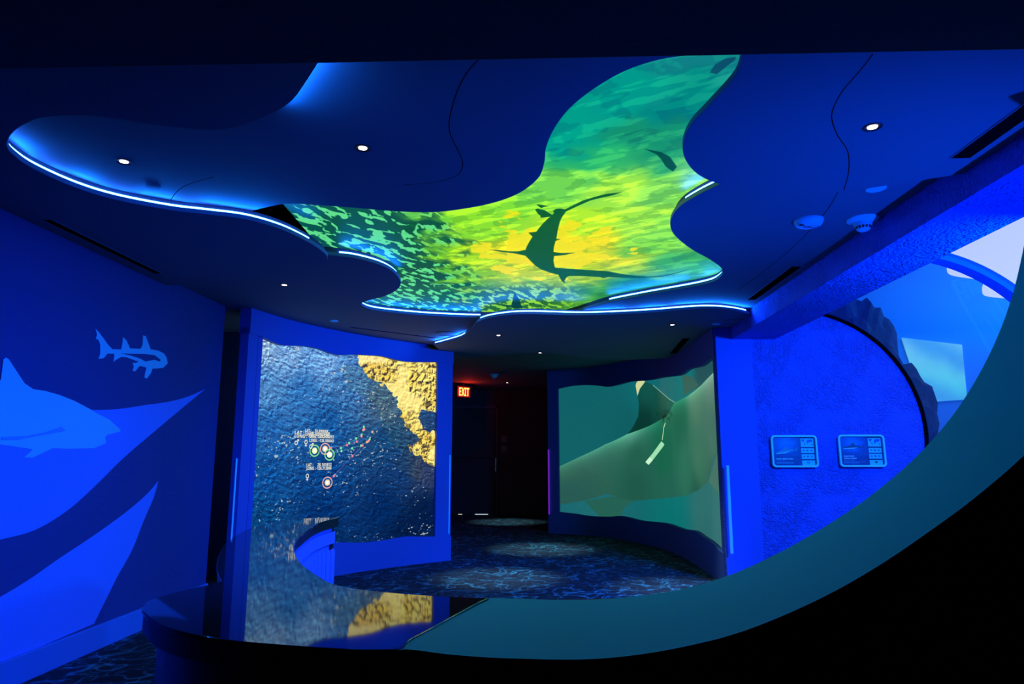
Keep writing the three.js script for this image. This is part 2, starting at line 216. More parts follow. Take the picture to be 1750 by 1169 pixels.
// ---------------------------------------------------------------- noise and textures
function hash(x, y, s) { let h = (x * 374761393 + y * 668265263 + s * 1274126177) | 0; h = Math.imul(h ^ (h >>> 13), 1274126177); return ((h ^ (h >>> 16)) >>> 0) / 4294967296; }
function vn(x, y, s = 0, per = 0) {                   // value noise, tiling when per is set
  const xi = Math.floor(x), yi = Math.floor(y), fx = x - xi, fy = y - yi, w = per ? (k) => ((k % per) + per) % per : (k) => k;
  const ux = fx * fx * (3 - 2 * fx), uy = fy * fy * (3 - 2 * fy);
  const a = hash(w(xi), w(yi), s), b = hash(w(xi + 1), w(yi), s), c = hash(w(xi), w(yi + 1), s), d = hash(w(xi + 1), w(yi + 1), s);
  return a + (b - a) * ux + (c - a) * uy + (a - b - c + d) * ux * uy;
}
function fbm(x, y, oct = 4, s = 0, per = 0) { let v = 0, a = 0.5, t = 0; for (let o = 0; o < oct; o++) { v += a * vn(x, y, s + o, per); t += a; a *= 0.5; x *= 2; y *= 2; per *= 2; } return v / t; }
const n2 = createNoise2D(rnd);
function sfbm(x, y, oct = 3) { let v = 0, a = 0.5; for (let o = 0; o < oct; o++) { v += a * n2(x + o * 17.3, y - o * 9.1); a *= 0.5; x *= 2; y *= 2; } return 0.5 + 0.62 * v; }   // smooth noise about 0.5
function dataTexture(w, h, f, srgb = false) {
  const d = new Uint8Array(w * h * 4);
  for (let y = 0; y < h; y++) for (let x = 0; x < w; x++) { const c = f(x / w, y / h), k = (y * w + x) * 4; d[k] = clamp(c[0], 0, 255); d[k + 1] = clamp(c[1], 0, 255); d[k + 2] = clamp(c[2], 0, 255); d[k + 3] = 255; }
  const t = new THREE.DataTexture(d, w, h); t.magFilter = THREE.LinearFilter; t.wrapS = t.wrapT = THREE.RepeatWrapping; if (srgb) t.colorSpace = THREE.SRGBColorSpace; t.needsUpdate = true;
  return t;
}
function canvasTexture(w, h, pixel, draw) {           // pixel(u, v) with v upwards, then draw(ctx, X, Y)
  const c = document.createElement('canvas'); c.width = w; c.height = h;
  const g = c.getContext('2d');
  if (pixel) {
    const im = g.createImageData(w, h);
    for (let y = 0; y < h; y++) for (let x = 0; x < w; x++) { const q = pixel((x + 0.5) / w, 1 - (y + 0.5) / h), k = (y * w + x) * 4; im.data[k] = clamp(q[0], 0, 255); im.data[k + 1] = clamp(q[1], 0, 255); im.data[k + 2] = clamp(q[2], 0, 255); im.data[k + 3] = 255; }
    g.putImageData(im, 0, 0);
  }
  draw?.(g, w, h);
  const t = new THREE.CanvasTexture(c); t.colorSpace = THREE.SRGBColorSpace; t.wrapS = t.wrapT = THREE.ClampToEdgeWrapping;
  return t;
}
function idw(pts, x, y, power = 3) {                  // colours given at points, blended between
  let r = 0, g = 0, b = 0, s = 0;
  for (const [px, py, cr, cg, cb] of pts) { const w = 1 / Math.pow((x - px) ** 2 + (y - py) ** 2 + 0.004, power / 2); r += w * cr; g += w * cg; b += w * cb; s += w; }
  return [r / s, g / s, b / s];
}
const poly = (g, pts, fill) => { g.beginPath(); pts.forEach(([x, y], i) => (i ? g.lineTo(x, y) : g.moveTo(x, y))); g.closePath(); g.fillStyle = fill; g.fill(); };
const inside = (pts, x, y) => { let c = false; for (let i = 0, j = pts.length - 1; i < pts.length; j = i++) { const [xi, yi] = pts[i], [xj, yj] = pts[j]; if ((yi > y) !== (yj > y) && x < ((xj - xi) * (y - yi)) / (yj - yi) + xi) c = !c; } return c; };

const plasterBump = dataTexture(512, 512, (u, v) => { const w = fbm(u * 8, v * 8, 3, 40, 8) * 1.6; const n = fbm(u * 34 + w, v * 34 - w, 4, 3, 34), r = 1 - Math.abs(2 * n - 1); const q = 255 * clamp(0.35 + 0.65 * Math.pow(r, 3) * fbm(u * 5, v * 5, 2, 9, 5) * 1.8); return [q, q, q]; });
const paintBump = dataTexture(256, 256, (u, v) => { const q = 255 * fbm(u * 40, v * 40, 3, 21, 40); return [q, q, q]; });
const carpetMap = dataTexture(1024, 1024, (u, v) => {
  const wx = fbm(u * 8, v * 8, 2, 61, 8) * 1.5, wy = fbm(u * 8, v * 8, 2, 71, 8) * 1.5;
  const n = fbm(u * 18 + wx, v * 18 + wy, 2, 31, 18), m = fbm(u * 28 - wy, v * 28 + wx, 2, 47, 28);
  const line = Math.pow(1 - Math.abs(2 * n - 1), 14) + 0.7 * Math.pow(1 - Math.abs(2 * m - 1), 16), g = 0.75 + 0.5 * hash(u * 1024 | 0, v * 1024 | 0, 5);
  const b = fbm(u * 6, v * 6, 3, 81, 6);
  const k = clamp(line) * (0.4 + b);
  return [(6 + 60 * k) * g, (20 + 135 * k) * g, (36 + 140 * k) * g];
}, true);

// ---------------------------------------------------------------- materials
const M = {
  panel: std(lin(0.15, 0.17, 0.21), 0.85, { bumpMap: paintBump, bumpScale: 0.0004 }),
  dark: std(lin(0.06, 0.065, 0.08), 0.9),
  black: new THREE.MeshPhysicalMaterial({ color: lin(0.004, 0.004, 0.005), roughness: 0.9, specularIntensity: 0 }),
  lintel: std(lin(0.06, 0.07, 0.1), 0.9, { bumpMap: paintBump, bumpScale: 0.0006 }),
  wallBlue: std(lin(0.03, 0.05, 0.20), 0.85, { bumpMap: plasterBump, bumpScale: 0.004 }),
  muralWave: std(lin(0.10, 0.28, 0.85), 0.8, { bumpMap: paintBump, bumpScale: 0.001 }),
  muralShark: std(lin(0.15, 0.72, 0.80), 0.8, { bumpMap: paintBump, bumpScale: 0.001 }),
  muralShade: std(lin(0.10, 0.42, 0.72), 0.8),
  fascia: std(lin(0.07, 0.12, 0.42), 0.7),
  plaster: std(lin(0.04, 0.10, 0.72), 0.9, { bumpMap: plasterBump, bumpScale: 0.028 }),
  smoothPlaster: std(lin(0.04, 0.10, 0.70), 0.9),
  base: std(lin(0.05, 0.22, 0.60), 0.6),
  carpet: std(0xffffff, 0.95, { map: carpetMap, bumpMap: carpetMap, bumpScale: 0.004 }),
  led: std(0x000000, 0.5, { emissive: lin(1.1, 5.0, 34) }),
  lens: std(0x222222, 0.4, { emissive: lin(7, 6, 6) }),
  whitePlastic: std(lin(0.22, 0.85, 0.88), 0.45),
  blackPlastic: std(lin(0.01, 0.01, 0.012), 0.5),
  glassTop: new THREE.MeshPhysicalMaterial({ color: lin(0.012, 0.02, 0.026), roughness: 0.035, ior: 1.62 }),
  rim: new THREE.MeshPhysicalMaterial({ color: lin(0.004, 0.80, 0.72), roughness: 0.62, specularIntensity: 0.1 }),  // pale rim: teal of the ceiling screen's light put into the base colour
  slat: std(lin(0.10, 0.20, 0.82), 0.7),
  counterBody: std(lin(0.01, 0.01, 0.014), 0.35),
  acrylic: new THREE.MeshPhysicalMaterial({ color: lin(0.9, 0.96, 1), roughness: 0.02, transmission: 1, thickness: 0, ior: 1.45 }),
  tankBlue: std(lin(0.10, 0.34, 0.75), 0.9),
  steel: std(lin(0.45, 0.47, 0.5), 0.35, { metalness: 0.9 }),
};

// ---------------------------------------------------------------- the setting
{
  const f = new THREE.PlaneGeometry(12, 24).rotateX(-Math.PI / 2).translate(1.4, 0, -8.4);
  const p = f.attributes.position, uv = f.attributes.uv;
  for (let i = 0; i < p.count; i++) uv.setXY(i, p.getX(i) / 2.6 + p.getZ(i) * 0.06, p.getZ(i) / 2.6);
  const slab = box(12, 0.1, 24, 1.4, -0.0505, -8.4);
  const fl = struct(part('floor', f, M.carpet), 'dark carpet woven with pale rippling water lines', 'floor');
  part('floor_slab', slab, M.black, fl);
}
struct(part('ceiling', box(6.6, 0.1, 21, -0.3, 3.75, -8.4), M.black), 'black upper ceiling above the curved panels', 'ceiling');
const wallLeft = struct(part('wall_left', box(0.12, 3.8, 9.4, XL - 0.06, 1.9, -2.7), M.wallBlue), 'blue side wall painted with sharks and waves', 'wall');
function decal(name, pts, material, y, hole, label) {
  const s = new THREE.Shape(v2(pts.map(([z, h]) => [-z, h])));
  if (hole) s.holes.push(new THREE.Path(v2(hole.map(([z, h]) => [-z, h]))));
  const g = new THREE.ExtrudeGeometry(s, { depth: 0.003, bevelEnabled: false, curveSegments: 1 });
  g.rotateY(Math.PI / 2); g.translate(XL + y, 0, 0);
  const m = part(name, g, material, wallLeft); m.userData.label = label;
  return m;
}
const W1 = P.wave1, W2 = P.wave2;
decal('painted_wave', [...spline(W1.slice(0, 7), 5), W1[7], ...spline([...W1.slice(8), W1[0]], 5).slice(0, -1)], M.muralWave, 0.001, null, 'broad light blue painted wave behind the large shark');
decal('painted_wave', [...spline(W2.slice(0, 7), 5), W2[7], W2[8], W2[9], ...spline([...W2.slice(10), W2[0]], 5).slice(0, -1)], M.muralWave, 0.001, null, 'light blue painted fin shape rising from the baseboard');
decal('painted_shark', P.bigShark, M.muralShark, 0.005, null, 'large pale blue painted shark');
decal('painted_fin', P.finShade, M.muralShade, 0.009, null, 'darker painted underside of the large shark');
decal('painted_shark', P.smallShark, M.muralShark, 0.001, P.smallHole, 'small pale painted shark with dark belly');
struct(part('baseboard_left', box(0.03, 0.19, 5.9, XL + 0.015, 0.095, -4.45, 0.008), M.base), 'tall blue baseboard under the painted wall', 'baseboard');
// the painted wall stops short of the map display; a narrow niche opens between them
struct(part('wall_niche_back', box(2.2, 3.4, 0.1, -3.95, 1.7, -9.0), M.wallBlue), 'blue back wall of the narrow niche beside the map display', 'wall');
struct(part('wall_niche_side', box(0.1, 3.4, 1.7, -5.0, 1.7, -8.2), M.wallBlue), 'blue side wall of the narrow niche beside the map display', 'wall');
struct(part('wall_back', box(9, 3.8, 0.1, 1, 1.9, 2.0), M.dark), 'dark plain wall closing the space in front of the counter', 'wall');
struct(part('wall_side', box(0.1, 3.8, 4, 4.95, 1.9, 0), M.dark), 'dark side wall near the counter', 'wall');
struct(part('trim_1', box(8.4, 0.85, 0.5, 0.72, 3.175, -1.75, 0.01), M.lintel), 'dark lintel across the top of the opening', 'lintel');

// corridor beyond the displays
struct(part('wall_corridor', box(4, 3.6, 0.12, -1.2, 1.8, -18.46), M.dark), 'black end wall of the exit corridor', 'wall');
struct(part('wall_corridor_left', box(0.1, 3.6, 7.7, -2.75, 1.8, -14.5), M.dark), 'dark side wall of the exit corridor beside the door', 'wall');
struct(part('wall_corridor_right', box(0.1, 3.6, 4.0, 0.42, 1.8, -16.35), M.dark), 'dark side wall of the exit corridor behind the shark display', 'wall');
struct(part('trim_2', planSolid([[-2.8, -9.2], [2.6, -9.2], [2.6, -18.5], [-2.8, -18.5]], LH, 0.1), M.panel), 'dark ceiling over the exit corridor', 'ceiling');

// right side: plaster beam, end wall with plaques, acrylic tunnel
const TC = [3.19, 1.78], TR = 1.517;
const onRing = (a, r = TR) => [TC[0] + r * Math.cos(a), TC[1] + r * Math.sin(a)];
const uvMetres = (g, ax, ay, s = 1) => { const p = g.attributes.position, uv = g.attributes.uv; for (let i = 0; i < p.count; i++) uv.setXY(i, p.getComponent(i, ax) * s, p.getComponent(i, ay) * s); return g; };
{
  const bw = 0.54, bl = 7.4;
  const under = uvMetres(new THREE.PlaneGeometry(bw, bl, 1, 1).rotateX(Math.PI / 2).translate(2.73, 2.95, -4.8), 0, 2);
  const left = uvMetres(new THREE.PlaneGeometry(bl, 0.6).rotateY(-Math.PI / 2).translate(2.46, 3.25, -4.8), 2, 1);
  const right = uvMetres(new THREE.PlaneGeometry(bl, 0.6).rotateY(Math.PI / 2).translate(3.0, 3.25, -4.8), 2, 1);
  struct(part('trim_3', merge(under, left, right), M.plaster), 'rough plaster beam beside the aquarium tunnel', 'beam');
}
{
  const pts = [[2.26, 0], [2.26, 3.5], [3.0, 3.5]];
  for (let a = 92; a >= -20; a -= 4) pts.push(onRing(a * Math.PI / 180));
  pts.push([4.62, 0]);
  const g = uvMetres(new THREE.ExtrudeGeometry(new THREE.Shape(v2(pts)), { depth: 0.12, bevelEnabled: false }).translate(0, 0, ZE - 0.12), 0, 1);
  const w = struct(part('wall_end', g, M.plaster), 'bright blue plaster end wall of the tunnel', 'wall');
  part('smooth_border', box(0.44, 3.0, 0.012, 2.48, 1.5, ZE + 0.006), M.smoothPlaster, w);
  part('skirting', box(2.34, 0.13, 0.02, 3.44, 0.065, ZE + 0.022, 0.004), M.base, w);
  const ring = grid(50, 1, (i, j) => [...onRing((95 - 115 * i) * Math.PI / 180, TR + j * 0.05), ZE + 0.01]), ring2 = grid(50, 1, (i, j) => [...onRing((95 - 115 * i) * Math.PI / 180, TR), ZE + 0.01 - j * 0.14]);
  part('arch_gasket', merge(ring, ring2), M.black, w).userData.label = 'black rubber gasket along the arched edge';
}
for (const [z0, z1, lbl] of [[-1.4, -5.94, 'near curved acrylic pane of the tunnel under bright water'], [-6.06, ZE, 'far curved acrylic pane of the tunnel beside end wall']]) {
  struct(part('window_' + (z1 === ZE ? 2 : 1), grid(40, 1, (i, j) => [...onRing((92 - 112 * i) * Math.PI / 180, TR + 0.02), z0 + (z1 - z0) * j]), M.acrylic), lbl, 'window');
}
{
  const arc = (r, z) => (i) => [...onRing((92 - 112 * i) * Math.PI / 180, r), z];
  const band = (a, b) => grid(40, 1, (i, j) => (j ? b(i) : a(i)));
  const r0 = TR - 0.025, r1 = TR + 0.05, za = -5.93, zb = -6.07;
  tag(part('tunnel_rib', merge(band(arc(r0, za), arc(r0, zb)), band(arc(r1, za), arc(r1, zb)), band(arc(r0, za), arc(r1, za)), band(arc(r0, zb), arc(r1, zb))), M.smoothPlaster), 'curved blue rib joining the two acrylic tunnel panes', 'rib');
}
struct(part('wall_curb', box(0.16, 1.27, 7.0, 4.69, 0.635, -5.0), M.smoothPlaster), 'low curb under the acrylic tunnel', 'wall');
// ---------------------------------------------------------------- aquarium
struct(part('wall_tank_back', box(12, 9, 0.1, 9, 2, -14.05), M.tankBlue), 'blue back wall of the aquarium tank', 'wall');
struct(part('wall_tank_side', box(0.1, 9, 14, 14, 2, -7.1), M.tankBlue), 'blue outer wall of the aquarium tank', 'wall');
struct(part('wall_tank_floor', box(9.2, 0.1, 14, 9.4, -1.0, -7.1), M.tankBlue), 'blue floor of the aquarium tank', 'floor');
{
  // bright opening at the back of the tank: soft shafts of lit water behind a rough rectangular cut
  const rays = canvasTexture(256, 256, (u, v) => { const d = u * 0.5 + v, s = 0.5 + 0.5 * Math.sin(d * 9 + 2 * fbm(u * 3, v * 3, 2, 15)), n = fbm(u * 9, v * 9, 3, 19); return [70 + 60 * s * v, 165 + 45 * s + 10 * n, 250]; });
  const q = P.tankWin, s = new THREE.Shape();
  q.forEach(([x, y], i) => (i ? s.lineTo(x, y) : s.moveTo(x, y)));
  const g = new THREE.ExtrudeGeometry(s, { depth: 0.06, bevelEnabled: false }), p = g.attributes.position;
  const cx = 8.06, cy = 3.2; for (let i = 0; i < p.count; i++) g.attributes.uv.setXY(i, (p.getX(i) - cx) / 1.3 + 0.5, (p.getY(i) - cy) / 1.4 + 0.5);
  g.translate(0, 0, -14);
  tag(part('tank_window', g, std(0x000000, 0.6, { emissive: 0xffffff, emissiveIntensity: 0.85, emissiveMap: rays })), 'glowing pale blue window deep in the aquarium', 'window');
  const l = areaLight('tank_window_beam', 1.1, 1.1, [8.1, 3.2, -13.85], [8.1, 3.2, 0], lin(0.2, 0.55, 1), 0.3);
  // rock at the end of the tunnel
  const n3 = createNoise3D(rnd), r = new THREE.IcosahedronGeometry(1, 24), rp = r.attributes.position, v = new THREE.Vector3();
  for (let i = 0; i < rp.count; i++) {
    v.fromBufferAttribute(rp, i);
    const k = 1 + 0.15 * n3(v.x * 1.6, v.y * 1.6, v.z * 1.6) + 0.07 * n3(v.x * 5, v.y * 5, v.z * 5) + 0.025 * n3(v.x * 13, v.y * 13, v.z * 13);
    rp.setXYZ(i, v.x * k * 1.4, v.y * k * 2.6, v.z * k * 1.1);
  }
  r.computeVertexNormals();
  const rock = part('tank_rock', r, std(lin(0.015, 0.07, 0.13), 0.95));
  rock.position.set(4.62, 1.3, -10.8); rock.rotation.z = 0.1;
  tag(rock, 'dark craggy rock outside the tunnel acrylic', 'rock');
  // glowing sheet standing in for the bright water surface over the tank
  const edge = spline([[5.05, -5.0], [4.9, -6.4], [5.1, -7.6], [5.0, -8.5], [5.5, -9.0], [5.9, -9.6], [6.6, -10.0], [7.2, -10.9], [8.0, -11.3], [8.9, -12.4], [9.8, -12.9]], 6);
  const waterGlow = part('tank_water_glow', planSolid([...edge, [10.4, -12.8], [10.4, -5.0]], 4.05, 0.05), std(0x000000, 0.6, { emissive: lin(0.60, 0.70, 0.98) }));
  tag(waterGlow, 'glowing white sheet standing in for the bright water surface', 'water_surface');
  areaLight('tank_water_glow_beam', 4.5, 5, [7.8, 4.02, -8], [7.8, 0, -8], lin(0.05, 0.35, 1), 0.5);
}

// ---------------------------------------------------------------- curved ceiling panels with light strips
function riser(parent, pts, y0, y1) {                   // upright band behind a light strip, set back from the panel edge; outlines run with the panel on their right
  const c = new PlanCurve(pts);
  return part('riser', grid(pts.length * 2, 1, (i, j) => { const q = c.at(i * c.length, -0.03); return [q[0], y0 + (y1 - y0) * j, q[1]]; }), M.dark, parent);
}
function strip(parent, pts, y, power = 1) {             // glowing ribbon on the edge, plus lights of the same size
  const c = new PlanCurve(pts), h = 0.014, n = Math.max(8, Math.round(c.length / 0.06));
  part('light_strip', merge(grid(n, 1, (i, j) => { const q = c.at(i * c.length, -0.014); return [q[0], y + h * j, q[1]]; }), grid(n, 1, (i, j) => { const q = c.at(i * c.length, -0.014 - 0.004 * j); return [q[0], y + h, q[1]]; })), M.led, parent);
  const k = Math.max(1, Math.round(c.length / 0.45));
  for (let i = 0; i < k; i++) {
    const q = c.at((i + 0.5) / k * c.length, -0.008), t = c.at((i + 0.5) / k * c.length, 1);
    areaLight('strip_beam', c.length / k, h, [q[0], y + h / 2, q[1]], [t[0], y + 0.3, t[1]], lin(0, 0.16, 1), 130 * power);
  }
}
const open = spline(P.openingEdge, 6), iTip = P.openingSplit * 6;
{
  const p = tag(part('ceiling_panel', planSolid([...open, [XL, -6.17], [XL, -1.6], [-0.6, -1.6], [-0.7, -2.1]], L0, 0.032, 0.004), M.panel), 'lowest dark curved ceiling panel along the painted wall', 'ceiling panel', 'wave ceiling panels');
  const g = new THREE.Group(); scene.remove(p);
  // panel, riser and strips form one thing
  const t = thing('ceiling_panel', p.userData.label, 'ceiling panel', [0, 0, 0], 'wave ceiling panels');
  used.ceiling_panel = 0; t.name = 'ceiling_panel'; p.name = 'panel_board'; p.userData = {}; t.add(p);
  riser(t, open, L0 + 0.032, LA);
  strip(t, open.slice(iTip - 4, iTip + 6 * 9 + 2), L0 + 0.034);
  strip(t, open.slice(0, 30), L0 + 0.034, 0.8);
}
function panel(label, pts, y, extra, m = M.panel, h = 0.032) {
  const t = thing('ceiling_panel', label, 'ceiling panel', [0, 0, 0], 'wave ceiling panels');
  part('panel_board', planSolid([...pts, ...extra], y, h, 0.004), m, t);
  return t;
}
function seam(parent, pts, y) { const c = new PlanCurve(spline(pts, 6)); part('seam', grid(50, 1, (i, j) => { const q = c.at(i * c.length, (j - 0.5) * 0.005); return [q[0], y - 0.0006, q[1]]; }), M.black, parent); }
const eA = spline(P.panelA, 6), eC = spline(P.panelC, 6), eF = spline(P.panelF, 6), eE = spline(P.panelE, 6), eD = spline(P.panelD, 6), eDb = spline(P.panelDback, 6);
{
  const t = panel('wide blue ceiling panel with two downlights beside the ceiling screen', eA, LA, [[1.0, -2.1], [-3.45, -2.1], [-3.45, -4.9], [-2.6, -4.92]]);
  seam(t, P.seamA1, LA); seam(t, P.seamA2, LA);
}
{
  const t = panel('wavy ceiling panel above the ocean map display', eC, LC, [[-0.4, -8.6], [-1.2, -10.6], [-2.2, -10.6], [-3.0, -9.05], [-5.0, -9.05], [-5.0, -7.42], [XL, -7.42], [XL, -5.5]]);
  const a = [...eC];
  riser(t, a, LC + 0.032, LS + 0.02);
  const from = (i) => i * 6;
  strip(t, a.slice(from(2), from(5) + 3), LC + 0.034); strip(t, a.slice(from(10), from(14) + 1), LC + 0.034);
}
{
  const t = panel('blue ceiling panel carrying the two smoke alarms', eF, LF, [[0.36, -8.3], [2.455, -8.3], [2.455, -3.5], [1.5, -3.5]]);
  const rev = [...eF].reverse();
  riser(t, rev, LF + 0.032, LS + 0.02);
  strip(t, rev.slice(2 * 6, 5 * 6 + 2), LF + 0.034); strip(t, rev.slice(11 * 6 + 2, 13 * 6), LF + 0.034);
  seam(t, P.seamF, LF);
}
{
  const t = panel('low ceiling panel with one downlight nearest the aquarium tunnel', eE.filter(([x]) => x < 2.44), L0, [[2.455, -3.78], [2.455, -1.6], [0.8, -1.6]]);
  seam(t, P.seamE, L0);
}
{
  const e = eD.filter(([x]) => x < 2.45);
  const t = panel('far low ceiling panel in front of the shark display', e, L0, [[2.455, -7.7], [2.455, -8.55], ...eDb.filter(([x]) => x < 2.3), [-1.45, -10.6]], M.panel);
  riser(t, e, L0 + 0.032, LF);
  const c = e;
  strip(t, c.slice(0, 14), L0 + 0.034); strip(t, c.slice(24), L0 + 0.034);
}
// ---------------------------------------------------------------- ceiling screen
{
  const x0 = -1.95, x1 = 2.35, z0 = -9.1, z1 = -2.79;            // picture laid over the screen in metres
  const tex = canvasTexture(1130, 1620, (u, v) => {
    const x = x0 + u * (x1 - x0), z = z1 + v * (z0 - z1);
    const wx = (sfbm(x * 1.6, z * 1.6) - 0.5) * 0.3, wz = (sfbm(x * 1.6 + 9, z * 1.2) - 0.5) * 0.55;
    let [r, g, b] = idw(P.artCols, x + wx, z + wz, 4);
    const a = x * 0.95 + z * 0.3, l = z * 0.95 - x * 0.3;     // ripples run mostly along the length of the screen
    const mix = (p, q, t) => p + (q - p) * t;
    const left = smooth(-0.55, -0.95, x + 0.75 * (sfbm(x * 2, z * 2, 4) - 0.5)), far = smooth(-6.6, -7.15, z) * smooth(0.7, 0.1, x) * 0.85, amp = Math.max(left, far);
    const n = sfbm(a * 8.5 + 0.6 * sfbm(x * 2, z * 2, 2), l * 3.6, 3) + 0.25 * (sfbm(x * 1.3, z * 1.3, 2) - 0.5);
    const k = smooth(0.54, 0.6, n), teal = smooth(-1.5, -1.85, x) * 0.6;
    const dk = [6 + 20 * (1 - left), mix(84, 98, far), mix(58, 105, teal)], lt = [mix(150, 95, left), 222, mix(70, 150, left * 0.8 + teal * 0.2)];
    r = mix(r, mix(dk[0], lt[0], k), amp); g = mix(g, mix(dk[1], lt[1], k), amp); b = mix(b, mix(dk[2], lt[2], k), amp);
    // slanting streaks of light over the rest, hard-edged yellow patches around the bright middle
    const c = x * 0.86 + z * 0.5, d = z * 0.86 - x * 0.5, s = sfbm(c * 1.6, d * 6, 4), s2 = sfbm(c * 3 + 5, d * 3, 4);
    const q = ((smooth(0.5, 0.62, s) - 0.3) * 0.14 - smooth(0.56, 0.64, s2) * 0.1) * (1 - amp);
    r = r * (1 + q * 1.6) + 26 * Math.max(0, q) * 4; g *= 1 + q; b *= 1 + q * 0.4;
    const core = Math.exp(-(((x - 0.1) / 0.78) ** 2 + ((z + 5.7) / 1.15) ** 2)), y = smooth(0.585, 0.625, core * 0.5 + sfbm(x * 2.2, z * 1.7, 4) * 0.5) * (1 - amp);
    r = mix(r, 244, y * 0.9); g = mix(g, 234, y * 0.9); b = mix(b, 4, y * 0.9);
    return [r, g, b];
  }, (g, w, h) => {
    const map = (pts) => pts.map(([x, z]) => [(x - x0) / (x1 - x0) * w, (1 - (z - z1) / (z0 - z1)) * h]);
    poly(g, map(P.artShark), 'rgba(0,84,40,0.92)'); poly(g, map(P.artFin1), 'rgba(0,84,40,0.9)');
    poly(g, map(P.artFin2), 'rgba(0,62,74,0.92)'); poly(g, map(P.artFish1), 'rgba(10,70,100,0.85)');
    poly(g, map(P.artFish2), 'rgba(0,70,60,0.9)'); poly(g, map(P.artFish3), 'rgba(0,82,44,0.9)');
  });
  const s = [[x0 + 0.09, P.screenEdge[0][1] + 0.3], [P.screenEdge[0][0], P.screenEdge[0][1]], [P.screenEdge[1][0], P.screenEdge[1][1]], [-1.95, -6.2], [-2.1, -7.6], [-1.2, -8.6], [-0.6, -8.75], [0.3, -8.72], [2.3, -8.3], [2.3, -2.79], [-1.75, -2.79]];
  const g = planSolid(s, LS, 0.05), p = g.attributes.position;
  for (let i = 0; i < p.count; i++) g.attributes.uv.setXY(i, (p.getX(i) - x0) / (x1 - x0), (p.getZ(i) - z1) / (z0 - z1));
  const t = thing('ceiling_screen', 'ceiling screen showing a shark silhouette in green and yellow water', 'screen');
  part('display', g, new THREE.MeshPhysicalMaterial({ color: 0x000000, roughness: 0.6, specularIntensity: 0.25, emissive: 0xffffff, emissiveIntensity: 1, emissiveMap: tex }), t);
  part('backing', planSolid(s.map(([x, z]) => [x * 1.002, z * 1.002]), LS + 0.052, 0.06), M.blackPlastic, t);
  areaLight('ceiling_screen_beam', 1.3, 3.2, [0.4, LS - 0.01, -5.6], [0.4, 0, -5.6], lin(0.2, 0.75, 0.25), 0.45);
}
